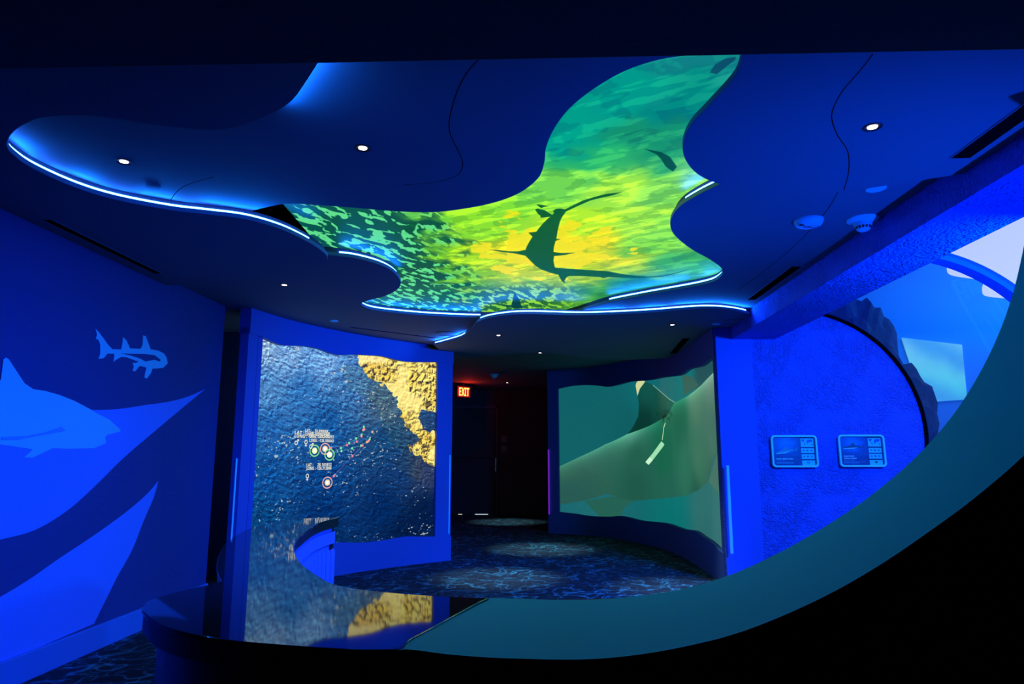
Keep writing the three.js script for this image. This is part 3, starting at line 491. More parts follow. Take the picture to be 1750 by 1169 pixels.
// ---------------------------------------------------------------- ocean map display
const CMap = new PlanCurve(P.mapPlan), CShark = new PlanCurve(P.sharkPlan);
{
  const t = thing('map_display', 'curved wall display showing an ocean map with shark tracks', 'display');
  const head = table(spline(P.mapHead, 4)), sill = table(spline(P.mapSill, 4));
  part('header', curvedSlab(CMap, 0.12, 3.73, head, (u) => (u < 3.25 ? 3.168 : 3.099), 0.03, -0.12, 60), M.fascia, t);
  part('sill_panel', curvedSlab(CMap, 0.12, 3.73, 0, sill, 0.03, -0.12, 60), M.fascia, t);
  part('side_post', curvedSlab(CMap, 0.12, 0.285, 0.3, 2.95, 0.015, -0.1, 4), M.fascia, t);
  part('side_post', curvedSlab(CMap, 0.305, 0.385, 0.3, 2.95, 0.005, -0.1, 4), M.fascia, t);
  part('side_post', curvedSlab(CMap, 3.455, 3.725, 0.2, 3.0, 0.02, -0.1, 6), M.fascia, t);
  part('groove', curvedSlab(CMap, 0.283, 0.307, 0.3, 2.95, -0.02, -0.1, 2), M.black, t);
  const strips = [[-0.02, 0.55, 1.48, 'pale blue rail glint'], [3.7, 0.38, 1.53, 'pale blue rail glint']];
  part('rail_glint', box(0.014, 0.93, 0.014, -3.245, 1.02, -7.42, 0.003), std(lin(0.3, 0.6, 0.8), 0.4, { emissive: lin(0, 0.1, 0.45) }), t);  // glow put in to imitate the blue reflection on a glossy rail
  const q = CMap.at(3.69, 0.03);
  part('rail_glint', box(0.014, 1.15, 0.014, q[0], 0.955, q[1], 0.004), std(lin(0.3, 0.6, 0.8), 0.4, { emissive: lin(0, 0.13, 0.6) }), t);
  const u0 = 0.28, u1 = 3.52, v0 = 0.3, v1 = 3.0;
  const sea = [[0.4, 2.8, 140, 165, 190], [0.9, 2.75, 110, 150, 195], [0.5, 2.3, 75, 125, 180], [1.5, 2.75, 110, 155, 205], [1.2, 2.3, 45, 105, 170], [2.0, 2.4, 55, 105, 160], [2.5, 2.2, 60, 90, 120], [0.6, 1.8, 30, 90, 160], [1.6, 1.9, 20, 80, 145], [2.6, 1.7, 20, 65, 110], [0.6, 1.3, 10, 70, 140], [1.6, 1.3, 5, 60, 125], [2.8, 1.3, 15, 50, 100], [3.3, 1.3, 45, 55, 85], [0.6, 0.8, 5, 60, 115], [1.6, 0.8, 0, 42, 100], [2.6, 0.8, 0, 34, 85], [3.3, 0.7, 0, 20, 55], [1.6, 0.4, 0, 34, 80], [3.0, 0.4, 0, 20, 55]];
  const land = P.land, gulf = P.gulf;
  const hgt = (x, y) => { const w = fbm(x * 5, y * 5, 2, 203) * 2; return fbm(x * 17 + w, y * 32 - w + x * 8, 3, 211); };
  const rel = (x, y) => { const w = fbm(x * 4, y * 4, 2, 223) * 1.6; const n = fbm(x * 12 + w, y * 12 + w, 4, 231); return 1 - Math.abs(2 * n - 1); };
  const tex = canvasTexture(1536, 1280, (a, b) => {
    const u = u0 + a * (u1 - u0), v = v0 + b * (v1 - v0);
    const jx = (fbm(u * 14, v * 14, 3, 241) - 0.5) * 0.12, jy = (fbm(u * 14 + 5, v * 14, 3, 251) - 0.5) * 0.12;
    if (inside(land, u + jx, v + jy) && !inside(gulf, u + jx, v + jy)) {
      const e = 0.008, sh = (rel(u - e, v + e) - rel(u + e, v - e)) * 2.6, n = fbm(u * 5, v * 5, 3, 261), d = fbm(u * 20, v * 20, 3, 265);
      const rough = smooth(0.42, 0.6, fbm(u * 2.6 + 1, v * 2.6, 2, 271) + 0.05), k = clamp(1.05 + sh * (0.2 + 0.9 * rough), 0.25, 1.2);
      const dark = smooth(0.6, 0.68, d) * 0.6 * rough;
      return [(250 - 50 * n * rough) * k * (1 - dark), (222 - 60 * n * rough) * k * (1 - dark), (128 - 90 * rough * n) * k * (1 - dark)];
    }
    let [r, g, bl] = idw(sea, u, v, 3).map((q, i) => q * [1.04, 1.08, 1.08][i]);
    const e = 0.006, sh = (hgt(u - e, v + e) - hgt(u + e, v - e)) * 1.9, k = clamp(0.96 + sh, 0.5, 1.6);
    r *= k; g *= k; bl *= 0.3 + 0.7 * k;
    const fo = fbm(u * 22 + v * 16, v * 44 - u * 14, 3, 281), zone = fbm(u * 2.2, v * 2.6, 2, 291);
    const top = smooth(2.35, 2.9, v) * smooth(2.2, 1.2, u);
    const f = smooth(0.79 - 0.13 * top, 0.84 - 0.06 * top, fo + (zone - 0.5) * 0.3) * 0.75;
    const shelf = inside(land, u + 0.28, v + 0.2) ? 0.25 : 0;
    r += (225 - r) * f + shelf * 40 * k; g += (225 - g) * f + shelf * 20 * k; bl += (215 - bl) * f - shelf * 40 * k;
    return [r, g, bl];
  }, (g, w, h) => {
    const X = (u) => (u - u0) / (u1 - u0) * w, Y = (v) => (1 - (v - v0) / (v1 - v0)) * h, m = (p) => [X(p[0]), Y(p[1])];
    const D = P.dots, line = (ids, col) => { g.strokeStyle = col; g.lineWidth = 2; g.beginPath(); ids.forEach((p, i) => (i ? g.lineTo(...m(p)) : g.moveTo(...m(p)))); g.stroke(); };
    line([P.rings[2], D[1], D[3], D[5], D[6], D[7], D[8]], 'rgba(110,220,170,0.8)'); line([P.rings[2], D[9], D[10], D[11], D[13], D[14]], 'rgba(110,220,170,0.8)');
    line([P.rings[1], D[0], D[2], D[4], D[6]], 'rgba(230,120,150,0.6)'); line([P.rings[3], D[16], D[15], D[12]], 'rgba(200,130,190,0.7)');
    const dot = (p, col, r = 8) => { g.fillStyle = col; g.beginPath(); g.ellipse(...m(p), r, r, 0, 0, 7); g.fill(); };
    D.forEach((p, i) => dot(p, [0, 2, 4, 12, 15, 16].includes(i) ? '#ff7f95' : [7, 13, 17].includes(i) ? '#ffb48a' : '#8af0a0'));
    dot([D[6][0], D[6][1] - 0.02], '#ff9a90'); dot([D[8][0] + 0.01, D[8][1] - 0.03], '#ff9a90'); dot([D[14][0] - 0.02, D[14][1] - 0.025], '#ffa090', 9);
    const rx = X(P.ringR[1][0]) - X(P.ringR[0][0]), ry = Y(P.ringR[2][1]) - Y(P.ringR[0][1]);
    P.rings.forEach((p, i) => {
      const [x, y] = m(p), out = i % 2 ? '#f0b0a8' : '#8fee84', core = i % 2 ? '#ffd9a0' : '#f4ffb0';
      g.lineWidth = rx * 0.17; g.strokeStyle = out; g.beginPath(); g.ellipse(x, y, rx * 0.9, ry * 0.9, 0, 0, 7); g.stroke();
      g.fillStyle = core; g.beginPath(); g.ellipse(x, y, rx * 0.52, ry * 0.52, 0, 0, 7); g.fill();
      g.fillStyle = '#fff'; g.beginPath(); g.ellipse(x, y, rx * 0.3, ry * 0.3, 0, 0, 7); g.fill();
    });
    const T = P.texts, txt = (s, p, end) => { g.font = 'bold 24px sans-serif'; g.textBaseline = 'alphabetic'; g.fillStyle = '#0a2b56'; const [x, y] = m(p); const wd = end ? (X(end) - x) : g.measureText(s).width; g.save(); g.translate(x, y); g.scale(wd / g.measureText(s).width, 1.1); g.fillText(s, 2, 2); g.fillStyle = '#f4efdc'; g.fillText(s, 0, 0); g.restore(); };
    const e1 = T[12][0], e2 = T[13][0];
    txt('LAT :    28.205388', T[0], T[3][0] + 0.42); txt('LONG : -126.168845', T[1], T[3][0] + 0.42);
    txt('LAT :    28.099088', T[2], e1 - 0.1); txt('LONG : -126.527114', T[3], e1 - 0.1);
    txt('LAT :    28.506263', T[4], e1); txt('LONG : -126.188843', T[5], e1);
    txt('LAT :     28.181812', T[6], e2); txt('LONG : -126.312004', T[7], e2);
    const sign = (p, male) => { const [x, y] = m(p); g.strokeStyle = '#f4efdc'; g.lineWidth = 5; g.beginPath(); g.ellipse(x, y, 10, 11, 0, 0, 7); g.stroke(); g.beginPath(); if (male) { g.moveTo(x + 7, y - 8); g.lineTo(x + 17, y - 19); g.moveTo(x + 8, y - 19); g.lineTo(x + 18, y - 19); g.lineTo(x + 18, y - 9); } else { g.moveTo(x, y + 11); g.lineTo(x, y + 28); g.moveTo(x - 9, y + 20); g.lineTo(x + 9, y + 20); } g.stroke(); };
    sign(T[8], true); sign(T[9], false); sign(T[10], true); sign(T[11], false);
  });
  const n = 60, d = -0.03;
  const g = grid(n, 1, (i, j) => { const q2 = CMap.at(u0 + i * (u1 - u0), d); return [q2[0], v0 + j * (v1 - v0), q2[1]]; });
  part('display', g, std(0x000000, 0.4, { emissive: 0xffffff, emissiveIntensity: 1, emissiveMap: tex }), t);
  const c = CMap.at(1.9, 0.02), c2 = CMap.at(1.9, 2);
  areaLight('map_beam', 2.6, 2.2, [c[0], 1.6, c[1]], [c2[0], 1.6, c2[1]], lin(0.15, 0.35, 0.6), 0.02);
}
// ---------------------------------------------------------------- shark film display
{
  const t = thing('shark_display', 'curved wall display showing a tagged shark close up', 'display');
  const head = table(spline(P.sharkHead, 4)), sill = table(spline(P.sharkSill, 4));
  part('header', curvedSlab(CShark, 0, 6.36, head, (u) => (u < 3.85 ? LH - 0.002 : 3.098), 0.03, -0.1, 80), M.fascia, t);
  part('sill_panel', curvedSlab(CShark, 0, 6.36, 0, sill, 0.03, -0.1, 80), M.fascia, t);
  part('side_post', curvedSlab(CShark, 0, 0.24, 0.3, 3.0, 0.02, -0.1, 4), M.fascia, t);
  part('side_post', curvedSlab(CShark, 6.28, 6.36, 0.3, 3.0, 0.02, -0.1, 4), M.fascia, t);
  const q = CShark.at(6.47, 0.0), q0 = CShark.at(0.02, 0.03);
  part('rail_glint', box(0.03, 1.02, 0.03, q[0] + 0.03, 0.89, q[1] + 0.05, 0.004), std(lin(0.3, 0.6, 0.8), 0.4, { emissive: lin(0, 0.06, 0.4) }), t);  // rails at both ends glow in place of their reflections
  part('rail_glint', box(0.03, 1.28, 0.03, q0[0], 1.01, q0[1] + 0.02, 0.004), std(lin(0.3, 0.3, 0.8), 0.4, { emissive: lin(0.12, 0, 0.3) }), t);
  const u0 = 0.2, u1 = 6.3, v0 = 0.33, v1 = 2.98;
  const back = [[0.5, 2.7, 20, 112, 118], [2.5, 2.7, 20, 120, 128], [0.5, 1.8, 22, 112, 118], [5.5, 2.7, 40, 92, 98], [4.5, 2.75, 15, 130, 130], [1.0, 0.6, 40, 122, 130], [3.5, 0.7, 12, 128, 125], [5.2, 0.7, 60, 122, 120], [6.2, 0.6, 75, 130, 130], [2, 2, 20, 108, 112]];
  const skin = [[0.4, 1.9, 95, 150, 130], [0.4, 1.3, 70, 120, 100], [0.5, 0.8, 60, 115, 105], [2.0, 2.0, 95, 155, 130], [2.2, 1.5, 50, 120, 95], [2.2, 1.0, 45, 112, 92], [3.2, 1.6, 30, 125, 90], [4.0, 2.1, 40, 120, 88], [4.2, 1.3, 60, 135, 105], [5.0, 2.3, 110, 150, 120], [5.0, 1.5, 85, 140, 110], [4.8, 0.9, 50, 110, 88], [6.0, 2.5, 130, 155, 135], [6.0, 1.8, 100, 140, 120], [6.0, 1.1, 70, 115, 100], [3.4, 0.75, 50, 120, 100]];
  const tex = canvasTexture(1600, 700, (a, b) => {
    const u = u0 + a * (u1 - u0), v = v0 + b * (v1 - v0), gr = 0.9 + 0.2 * hash(a * 1600 | 0, b * 700 | 0, 77);
    const c = inside(P.sFin, u, v) ? idw([[2.5, 2.0, 10, 62, 52], [2.7, 2.8, 22, 95, 85], [3.6, 2.4, 30, 110, 92], [3.3, 2.0, 15, 80, 62]], u, v, 3)
      : inside(P.sBody, u, v) ? idw(skin, u, v, 3) : inside(P.sPelv, u, v) ? [50, 112, 96] : inside(P.sPec, u, v) ? [96, 130, 112] : inside(P.sBack, u, v) ? [70, 110, 96] : idw(back, u, v, 3);
    const w = P.sWound[0], d = Math.hypot((u - w[0]) / 0.5, (v - w[1]) / 0.13), sc = d < 1 ? 1 - 0.55 * (1 - d) * smooth(0.35, 0.6, fbm(u * 12, v * 24, 3, 301)) : 1;
    let edge = 9; for (let i = 1; i < 10; i++) { const [ax, ay] = P.sBody[i], [bx, by] = P.sBody[i + 1], t = clamp(((u - ax) * (bx - ax) + (v - ay) * (by - ay)) / ((bx - ax) ** 2 + (by - ay) ** 2)); edge = Math.min(edge, Math.hypot((u - ax - t * (bx - ax)) * 0.6, v - ay - t * (by - ay))); }
    const sheen = inside(P.sBody, u, v) && !inside(P.sFin, u, v) ? 0.78 + 0.42 * Math.exp(-edge / 0.12) : 0.86;
    return c.map((x, i) => x * gr * sc * sheen * (i ? 1 : 0.85));
  }, (g, w, h) => {
    const m = ([u, v]) => [(u - u0) / (u1 - u0) * w, (1 - (v - v0) / (v1 - v0)) * h];
    poly(g, P.sTip.map(m), '#cfd79a');
    g.strokeStyle = '#b9dcae'; g.lineWidth = 7; g.beginPath(); P.sCord.forEach((p, i) => (i ? g.lineTo(...m(p)) : g.moveTo(...m(p)))); g.stroke();
    poly(g, P.sTag.map(m), '#9fe0b0');
    const T = P.sTag.map(m); poly(g, [T[2], T[3], [(T[3][0] * 3 + T[0][0]) / 4, (T[3][1] * 3 + T[0][1]) / 4], [(T[2][0] * 3 + T[1][0]) / 4, (T[2][1] * 3 + T[1][1]) / 4]], '#c9f4cf');
    g.strokeStyle = 'rgba(170,205,170,0.7)'; g.lineWidth = 4; g.beginPath(); [P.sFin[9], P.sFin[10], P.sFin[11], P.sFin[12]].forEach((p, i) => (i ? g.lineTo(...m(p)) : g.moveTo(...m(p)))); g.stroke();
  });
  const g = grid(80, 1, (i, j) => { const p = CShark.at(u0 + i * (u1 - u0), -0.03); return [p[0], v0 + j * (v1 - v0), p[1]]; });
  part('display', g, std(0x000000, 0.4, { emissive: 0xffffff, emissiveIntensity: 1, emissiveMap: tex }), t);
  const c = CShark.at(3.4, 0.02), c2 = CShark.at(3.4, 2);
  areaLight('shark_beam', 3.5, 2.2, [c[0] - 0.6, 1.6, c[1]], [c2[0], 1.6, c2[1]], lin(0.08, 0.4, 0.4), 0.015);
}
// ---------------------------------------------------------------- wave counter in the opening
{
  const t = thing('wave_counter', 'glossy black counter sweeping up into a curved rim coloured as if lit teal', 'counter');
  const backE = spline(P.counterBack.slice(0, 6), 5), backE2 = spline(P.counterBack.slice(5), 5), inner = spline(P.counterInner, 6), crease = spline(P.crease, 4), nearE = spline([...P.counterNear, P.counterBack[0]], 5);
  const outline = [...backE, ...backE2.slice(1), ...inner.slice(1), ...crease.slice(0, -1).reverse(), ...nearE.slice(1, -1)];
  part('glass_top', planSolid(outline, 1.038, 0.012, 0.003), M.glassTop, t);
  const c = [-0.95, -2.6];
  const inset = (d) => outline.map((p, i) => { const a = outline[(i + outline.length - 2) % outline.length], b = outline[(i + 2) % outline.length], tx = b[0] - a[0], tz = b[1] - a[1], l = Math.hypot(tx, tz) || 1; return [p[0] - tz / l * d, p[1] + tx / l * d]; });
  let area = 0; outline.forEach((p, i) => { const q = outline[(i + 1) % outline.length]; area += p[0] * q[1] - q[0] * p[1]; });
  const sg = area > 0 ? 1 : -1;
  part('edge_band', planSolid(inset(0.006 * sg), 0.985, 0.052), M.counterBody, t);
  part('body', planSolid(inset(0.05 * sg), 0.0, 0.985), M.counterBody, t);
  // inner face towards the room: apron boards and rounded slats
  const C = new PlanCurve(inner);
  part('apron', curvedSlab(C, 0.02, 2.9, 0.865, 0.95, 0.02, 0.055, 40), M.slat, t);
  part('apron', curvedSlab(C, 0.04, 2.9, 0.956, 0.985, 0.03, 0.055, 40), M.slat, t);
  part('apron', curvedSlab(C, 0.05, 2.9, 0.05, 0.865, 0.042, 0.06, 40), M.slat, t);
  const w = 0.08, s = new THREE.Shape(); s.moveTo(-w / 2, 0); s.lineTo(w / 2, 0); s.lineTo(w / 2, 0.785); s.absarc(0, 0.785, w / 2, 0, Math.PI, false); s.lineTo(-w / 2, 0);
  const sg2 = new THREE.ExtrudeGeometry(s, { depth: 0.018, bevelEnabled: true, bevelThickness: 0.004, bevelSize: 0.004, bevelOffset: -0.004, bevelSegments: 2, curveSegments: 8 });
  for (let k = 0; k < 20; k++) {
    const u = 0.05 + k * 0.09, q = C.at(u, 0.04), m = part('slat', sg2, M.slat, t);
    m.position.set(q[0], 0.002, q[1]); m.rotation.y = Math.atan2(q[3], -q[2]);
  }
  // rim that climbs to the lintel
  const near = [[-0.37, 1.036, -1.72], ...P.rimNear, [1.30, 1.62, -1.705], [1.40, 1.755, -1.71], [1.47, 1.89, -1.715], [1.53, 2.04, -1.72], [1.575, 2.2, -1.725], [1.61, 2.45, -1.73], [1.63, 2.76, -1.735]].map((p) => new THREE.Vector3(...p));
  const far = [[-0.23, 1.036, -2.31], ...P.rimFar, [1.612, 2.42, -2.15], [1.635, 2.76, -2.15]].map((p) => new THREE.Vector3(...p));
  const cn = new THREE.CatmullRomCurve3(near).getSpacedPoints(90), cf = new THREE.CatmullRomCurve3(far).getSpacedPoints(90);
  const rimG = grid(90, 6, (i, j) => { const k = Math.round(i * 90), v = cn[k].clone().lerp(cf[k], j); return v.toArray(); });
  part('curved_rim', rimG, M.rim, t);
  const face = (cv, dz) => {
    const pts = cv.map((p) => [p.x, p.y]), g = new THREE.ShapeGeometry(new THREE.Shape(v2([...pts, [4.58, 2.76], [4.58, 0], [pts[0][0], 0]])));
    const zt = table(cv.map((p) => [p.x, p.z])), p = g.attributes.position;
    for (let i = 0; i < p.count; i++) p.setZ(i, zt(p.getX(i)) + dz);
    g.computeVertexNormals(); return g;
  };
  part('front_panel', face(cn, 0), M.counterBody, t);
  part('rear_panel', face(cf, 0), M.dark, t);
}
// ---------------------------------------------------------------- small ceiling fittings
const DOWN = [
  [P.downA[0], LA, 'small round downlight near the pointed end of the wide ceiling panel', 2], [P.downA[1], LA, 'bright round downlight in the middle of the wide ceiling panel', 2],
  [P.downE[0], L0, 'bright round downlight in the panel beside the tunnel beam', 2], [P.downC[0], LC, 'tiny downlight in the panel above the map display', 6],
  [P.downD[0], L0, 'tiny downlight in the far panel nearest the exit', 22], [P.downD[1], L0, 'tiny downlight in the far panel near the ceiling vent', 20],
  [P.downH[0], LH, 'tiny downlight above the passage mouth', 24], [P.downH[1], LH, 'tiny downlight deep inside the dark exit corridor', 16],
];
{
  const ring = new THREE.LatheGeometry(v2([[0.022, 0.012], [0.024, -0.001], [0.043, -0.005], [0.046, -0.002], [0.046, 0.002]]), 32), lens = new THREE.CylinderGeometry(0.023, 0.023, 0.004, 24).translate(0, 0.002, 0);
  for (const [p, y, label, power] of DOWN) {
    const t = thing('downlight', label, 'downlight', [p[0], y, p[1]], 'recessed ceiling downlights');
    part('trim_ring', ring, M.blackPlastic, t);
    part('lens', lens, M.lens, t).position.y = -0.003;
    const s = new THREE.SpotLight(lin(0.6, 0.95, 1), power * 1.5, 0, 0.32, 0.9, 2); s.name = 'downlight_beam'; s.castShadow = true;
    s.position.set(p[0], y - 0.012, p[1]); s.target.position.set(p[0], 0, p[1]); scene.add(s, s.target);
  }
}
function cover(p, y, r, label, mat = M.whitePlastic) {
  return tag(part('cover_plate', new THREE.LatheGeometry(v2([[0, -0.012], [r * 0.85, -0.012], [r, -0.008], [r, 0.0005]]), 32).translate(p[0], y, p[1]), mat), label, 'cover plate', 'round ceiling cover plates');
}
cover(P.coverA[0], LA, 0.043, 'round sprinkler cover beside the light strip on the wide panel', M.panel); cover(P.coverC[0], LC, 0.05, 'pale round cover plate above the map display header');
cover(P.coverD[0], L0, 0.05, 'pale round cover plate beside the ceiling speaker'); cover(P.coverF[0], LF, 0.06, 'pale round cover plate peeking from under the panel by the beam');
function speaker(p, y, label) {
  const t = thing('ceiling_speaker', label, 'speaker', [p[0], y, p[1]], 'round ceiling speakers');
  part('grille', new THREE.LatheGeometry(v2([[0, -0.004], [0.13, -0.004], [0.145, -0.004]]), 40), M.panel, t);
  part('bezel', new THREE.TorusGeometry(0.15, 0.006, 6, 48).rotateX(Math.PI / 2), M.panel, t).position.y = -0.003;
}
speaker(P.speakerD[0], L0, 'flush round ceiling speaker by the beam end'); speaker(P.speakerC[0], LC, 'flush round ceiling speaker above the map display corner');
function slot(a, b, y, w, label) {
  const dx = b[0] - a[0], dz = b[1] - a[1], l = Math.hypot(dx, dz), t = thing('linear_vent', label, 'vent', [(a[0] + b[0]) / 2, y, (a[1] + b[1]) / 2], 'linear ceiling vents');
  t.rotation.y = Math.atan2(dx, dz);
  part('slot', box(w, 0.004, l, 0, -0.001, 0), M.black, t);
  part('frame', merge(box(0.008, 0.008, l + 0.016, -w / 2 - 0.004, 0, 0), box(0.008, 0.008, l + 0.016, w / 2 + 0.004, 0, 0), box(w, 0.008, 0.008, 0, 0, l / 2 + 0.004), box(w, 0.008, 0.008, 0, 0, -l / 2 - 0.004)), M.panel, t);
}
slot(P.slotB[0], P.slotB[1], L0, 0.06, 'long black ceiling vent beside the painted wall'); slot([2.3, -2.6], [2.31, -3.56], L0, 0.1, 'wide black ceiling vent nearest the tunnel beam');
slot(P.slotF[0].map((v, i) => (i ? v : 2.33)), P.slotF[1].map((v, i) => (i ? v : 2.33)), LF, 0.085, 'black ceiling vent along the beam behind the smoke alarms'); slot(P.slotD[0], P.slotD[1], L0, 0.1, 'black ceiling vent above the shark display'); slot(P.slotC[0], P.slotC[1], LC, 0.05, 'thin black vent along the map display header');
// smoke alarm with strobe, smoke detector with cage
const font = await new FontLoader().loadAsync('fonts/droid/droid_sans_bold.typeface.json');
{
  const t = thing('fire_strobe', 'round pale fire alarm with strobe and speaker openings', 'fire alarm', [P.smoke[0][0], LF, P.smoke[0][1]]);
  part('body', new THREE.LatheGeometry(v2([[0, -0.055], [0.055, -0.053], [0.085, -0.04], [0.1, -0.012], [0.1, 0.001]]), 40), M.whitePlastic, t);
  part('strobe_lens', box(0.05, 0.012, 0.04, 0.03, -0.054, 0.01, 0.003), M.steel, t); part('sounder', box(0.05, 0.008, 0.02, -0.055, -0.048, 0.03, 0.003), M.blackPlastic, t);
  const l = new TextGeometry('FIRE', { font, size: 0.024, depth: 0.001, curveSegments: 3 }).rotateX(Math.PI / 2).translate(-0.045, -0.0556, 0.0);
  part('lettering', l, M.blackPlastic, t);
  const d = (name, label, p, y) => {
    const s = thing(name, label, 'smoke detector', [p[0], y, p[1]]);
    part('base', new THREE.LatheGeometry(v2([[0.06, -0.03], [0.105, -0.012], [0.105, 0.001]]), 40), M.whitePlastic, s);
    part('chamber', new THREE.LatheGeometry(v2([[0, -0.088], [0.035, -0.088], [0.04, -0.084], [0.058, -0.055], [0.062, -0.028]]), 40), M.whitePlastic, s);
    const hole = new THREE.BoxGeometry(0.014, 0.018, 0.004);
    for (let k = 0; k < 14; k++) { const m = part('opening', hole, M.blackPlastic, s), a = k / 14 * Math.PI * 2; m.position.set(Math.sin(a) * 0.0515, -0.067, Math.cos(a) * 0.0515); m.rotation.set(0.5, a, 0, 'YXZ'); }
  };
  d('smoke_detector', 'caged smoke detector hanging beside the tunnel beam', P.smoke[1], LF);
  d('smoke_detector', 'small dim smoke detector in the exit corridor', P.smokeH[0], LH);
}
// ---------------------------------------------------------------- species plaques
function plaque(label, x, y, title, latin, sharkDark) {
  const w = 0.55, h = 0.385, t = thing('species_plaque', label, 'plaque', [x, y, ZE], 'shark species plaques');
  t.rotation.x = -0.03;
  const rr = (w, h, r) => { const s = new THREE.Shape(); s.moveTo(-w / 2 + r, -h / 2); s.lineTo(w / 2 - r, -h / 2); s.absarc(w / 2 - r, -h / 2 + r, r, -Math.PI / 2, 0); s.lineTo(w / 2, h / 2 - r); s.absarc(w / 2 - r, h / 2 - r, r, 0, Math.PI / 2); s.lineTo(-w / 2 + r, h / 2); s.absarc(-w / 2 + r, h / 2 - r, r, Math.PI / 2, Math.PI); s.lineTo(-w / 2, -h / 2 + r); s.absarc(-w / 2 + r, -h / 2 + r, r, Math.PI, 1.5 * Math.PI); return s; };
  const o = rr(w, h, 0.045); o.holes.push(rr(w - 0.045, h - 0.045, 0.028));
  part('frame', new THREE.ExtrudeGeometry(o, { depth: 0.03, bevelEnabled: true, bevelThickness: 0.004, bevelSize: 0.004, bevelOffset: -0.004, bevelSegments: 2 }).translate(0, 0, 0.025), M.whitePlastic, t);
  part('bracket', box(0.3, 0.2, 0.03, 0, 0, 0.012), M.blackPlastic, t);
  const tex = canvasTexture(768, 536, (u, v) => { const n = fbm(u * 6, v * 10, 4, 401), q = Math.exp(-(((u - 0.3) / 0.3) ** 2 + ((v - 0.75) / 0.35) ** 2)); return [4, 40 + 70 * q + 30 * n, 110 + 90 * q + 30 * n]; }, (g, W, H) => {
    g.fillStyle = '#0d2f66'; g.fillRect(W * 0.655, 0, W * 0.345, H);
    const row = (y0, y1) => { g.fillStyle = '#4fd0f4'; g.fillRect(W * 0.665, H * y0, W * 0.3, H * (y1 - y0)); };
    row(0.06, 0.35); row(0.4, 0.565); row(0.605, 0.77); row(0.815, 1);
    // world map
    const lx = (u) => W * (0.665 + 0.3 * u), ly = (v) => H * (0.06 + 0.29 * v), land = (pts) => poly(g, pts.map(([a, b]) => [lx(a), ly(b)]), '#1c62b8');
    land([[0.03, 0.12], [0.2, 0.08], [0.34, 0.1], [0.3, 0.25], [0.22, 0.4], [0.28, 0.5], [0.2, 0.46], [0.1, 0.3]]); land([[0.28, 0.5], [0.38, 0.58], [0.33, 0.75], [0.3, 0.9], [0.27, 0.7]]);
    land([[0.48, 0.2], [0.6, 0.1], [0.95, 0.12], [0.92, 0.3], [0.84, 0.45], [0.78, 0.42], [0.72, 0.5], [0.64, 0.42], [0.6, 0.55], [0.56, 0.8], [0.52, 0.6], [0.45, 0.48], [0.48, 0.3]]); land([[0.82, 0.65], [0.92, 0.62], [0.94, 0.78], [0.84, 0.8]]);
    g.fillStyle = '#2f66a4';
    for (const y of [0.475, 0.68]) for (const x of [0.725, 0.81, 0.9]) { g.beginPath(); g.ellipse(W * x, H * y, 20, x === 0.81 ? 17 : 12, 0, 0, 7); g.fill(); }
    g.fillStyle = sharkDark ? '#2c7a4a' : '#1b4f8c'; g.beginPath(); g.ellipse(W * 0.815, H * 0.89, 27, 20, 0, 0, 7); g.fill();
    if (!sharkDark) { g.fillStyle = '#9fdcf4'; g.beginPath(); g.ellipse(W * 0.815, H * 0.89, 16, 9, 0, 0, 7); g.fill(); }
    // shark, nose to the left
    const sx = (u) => W * (0.06 + 0.54 * u), sy = (v) => H * (0.2 + 0.32 * v + (sharkDark ? 0 : 0.12 - 0.14 * 0)), tilt = sharkDark ? 0 : 0.32;
    const body = [[0, 0.62], [0.08, 0.52], [0.2, 0.42], [0.36, 0.3], [0.46, 0.05], [0.5, 0.02], [0.53, 0.3], [0.68, 0.42], [0.73, 0.3], [0.76, 0.45], [0.86, 0.48], [0.99, 0.18], [0.93, 0.52], [0.96, 0.74], [0.88, 0.58], [0.78, 0.6], [0.74, 0.7], [0.68, 0.6], [0.5, 0.72], [0.42, 0.76], [0.44, 0.84], [0.32, 0.74], [0.15, 0.74], [0.05, 0.72]];
    const T = ([a, b]) => [sx(a), sy(b + tilt * (0.5 - a))];
    poly(g, body.map(T), sharkDark ? '#1f4a70' : '#3f8fa8'); poly(g, [[0.03, 0.66], [0.3, 0.62], [0.7, 0.56], [0.5, 0.71], [0.3, 0.74], [0.06, 0.73]].map(T), '#7fd0dc');
    g.fillStyle = '#eef8ff'; g.font = 'bold 33px sans-serif';
    title.forEach((s, i) => g.fillText(s, W * 0.07, H * (0.785 - (title.length - 1 - i) * 0.078)));
    g.fillStyle = '#79bfe6'; g.font = 'italic 19px sans-serif'; g.fillText(latin, W * 0.07, H * 0.84);
    g.fillStyle = '#5a9fd0'; for (const [y, l] of [[0.875, sharkDark ? 0.53 : 0.44], [0.91, sharkDark ? 0.42 : 0.43]]) for (let x = 0.07; x < l; x += 0.045) g.fillRect(W * x, H * y, W * 0.038, 7);
  });
  const face = new THREE.ShapeGeometry(rr(w - 0.04, h - 0.04, 0.03)), p = face.attributes.position;
  for (let i = 0; i < p.count; i++) face.attributes.uv.setXY(i, p.getX(i) / (w - 0.04) + 0.5, p.getY(i) / (h - 0.04) + 0.5);
  part('printed_face', face.translate(0, 0, 0.035), std(0xffffff, 0.5, { map: tex }), t);
}
plaque('plaque with a pale shark and the words sand tiger shark', 3.128, 1.567, ['SAND TIGER SHARK'], 'Carcharias taurus', false);
plaque('plaque with a dark shark and two title lines', 3.93, 1.572, ['SHORTNOSE', 'LEMON SHARK'], 'Negaprion brevirostris', true);
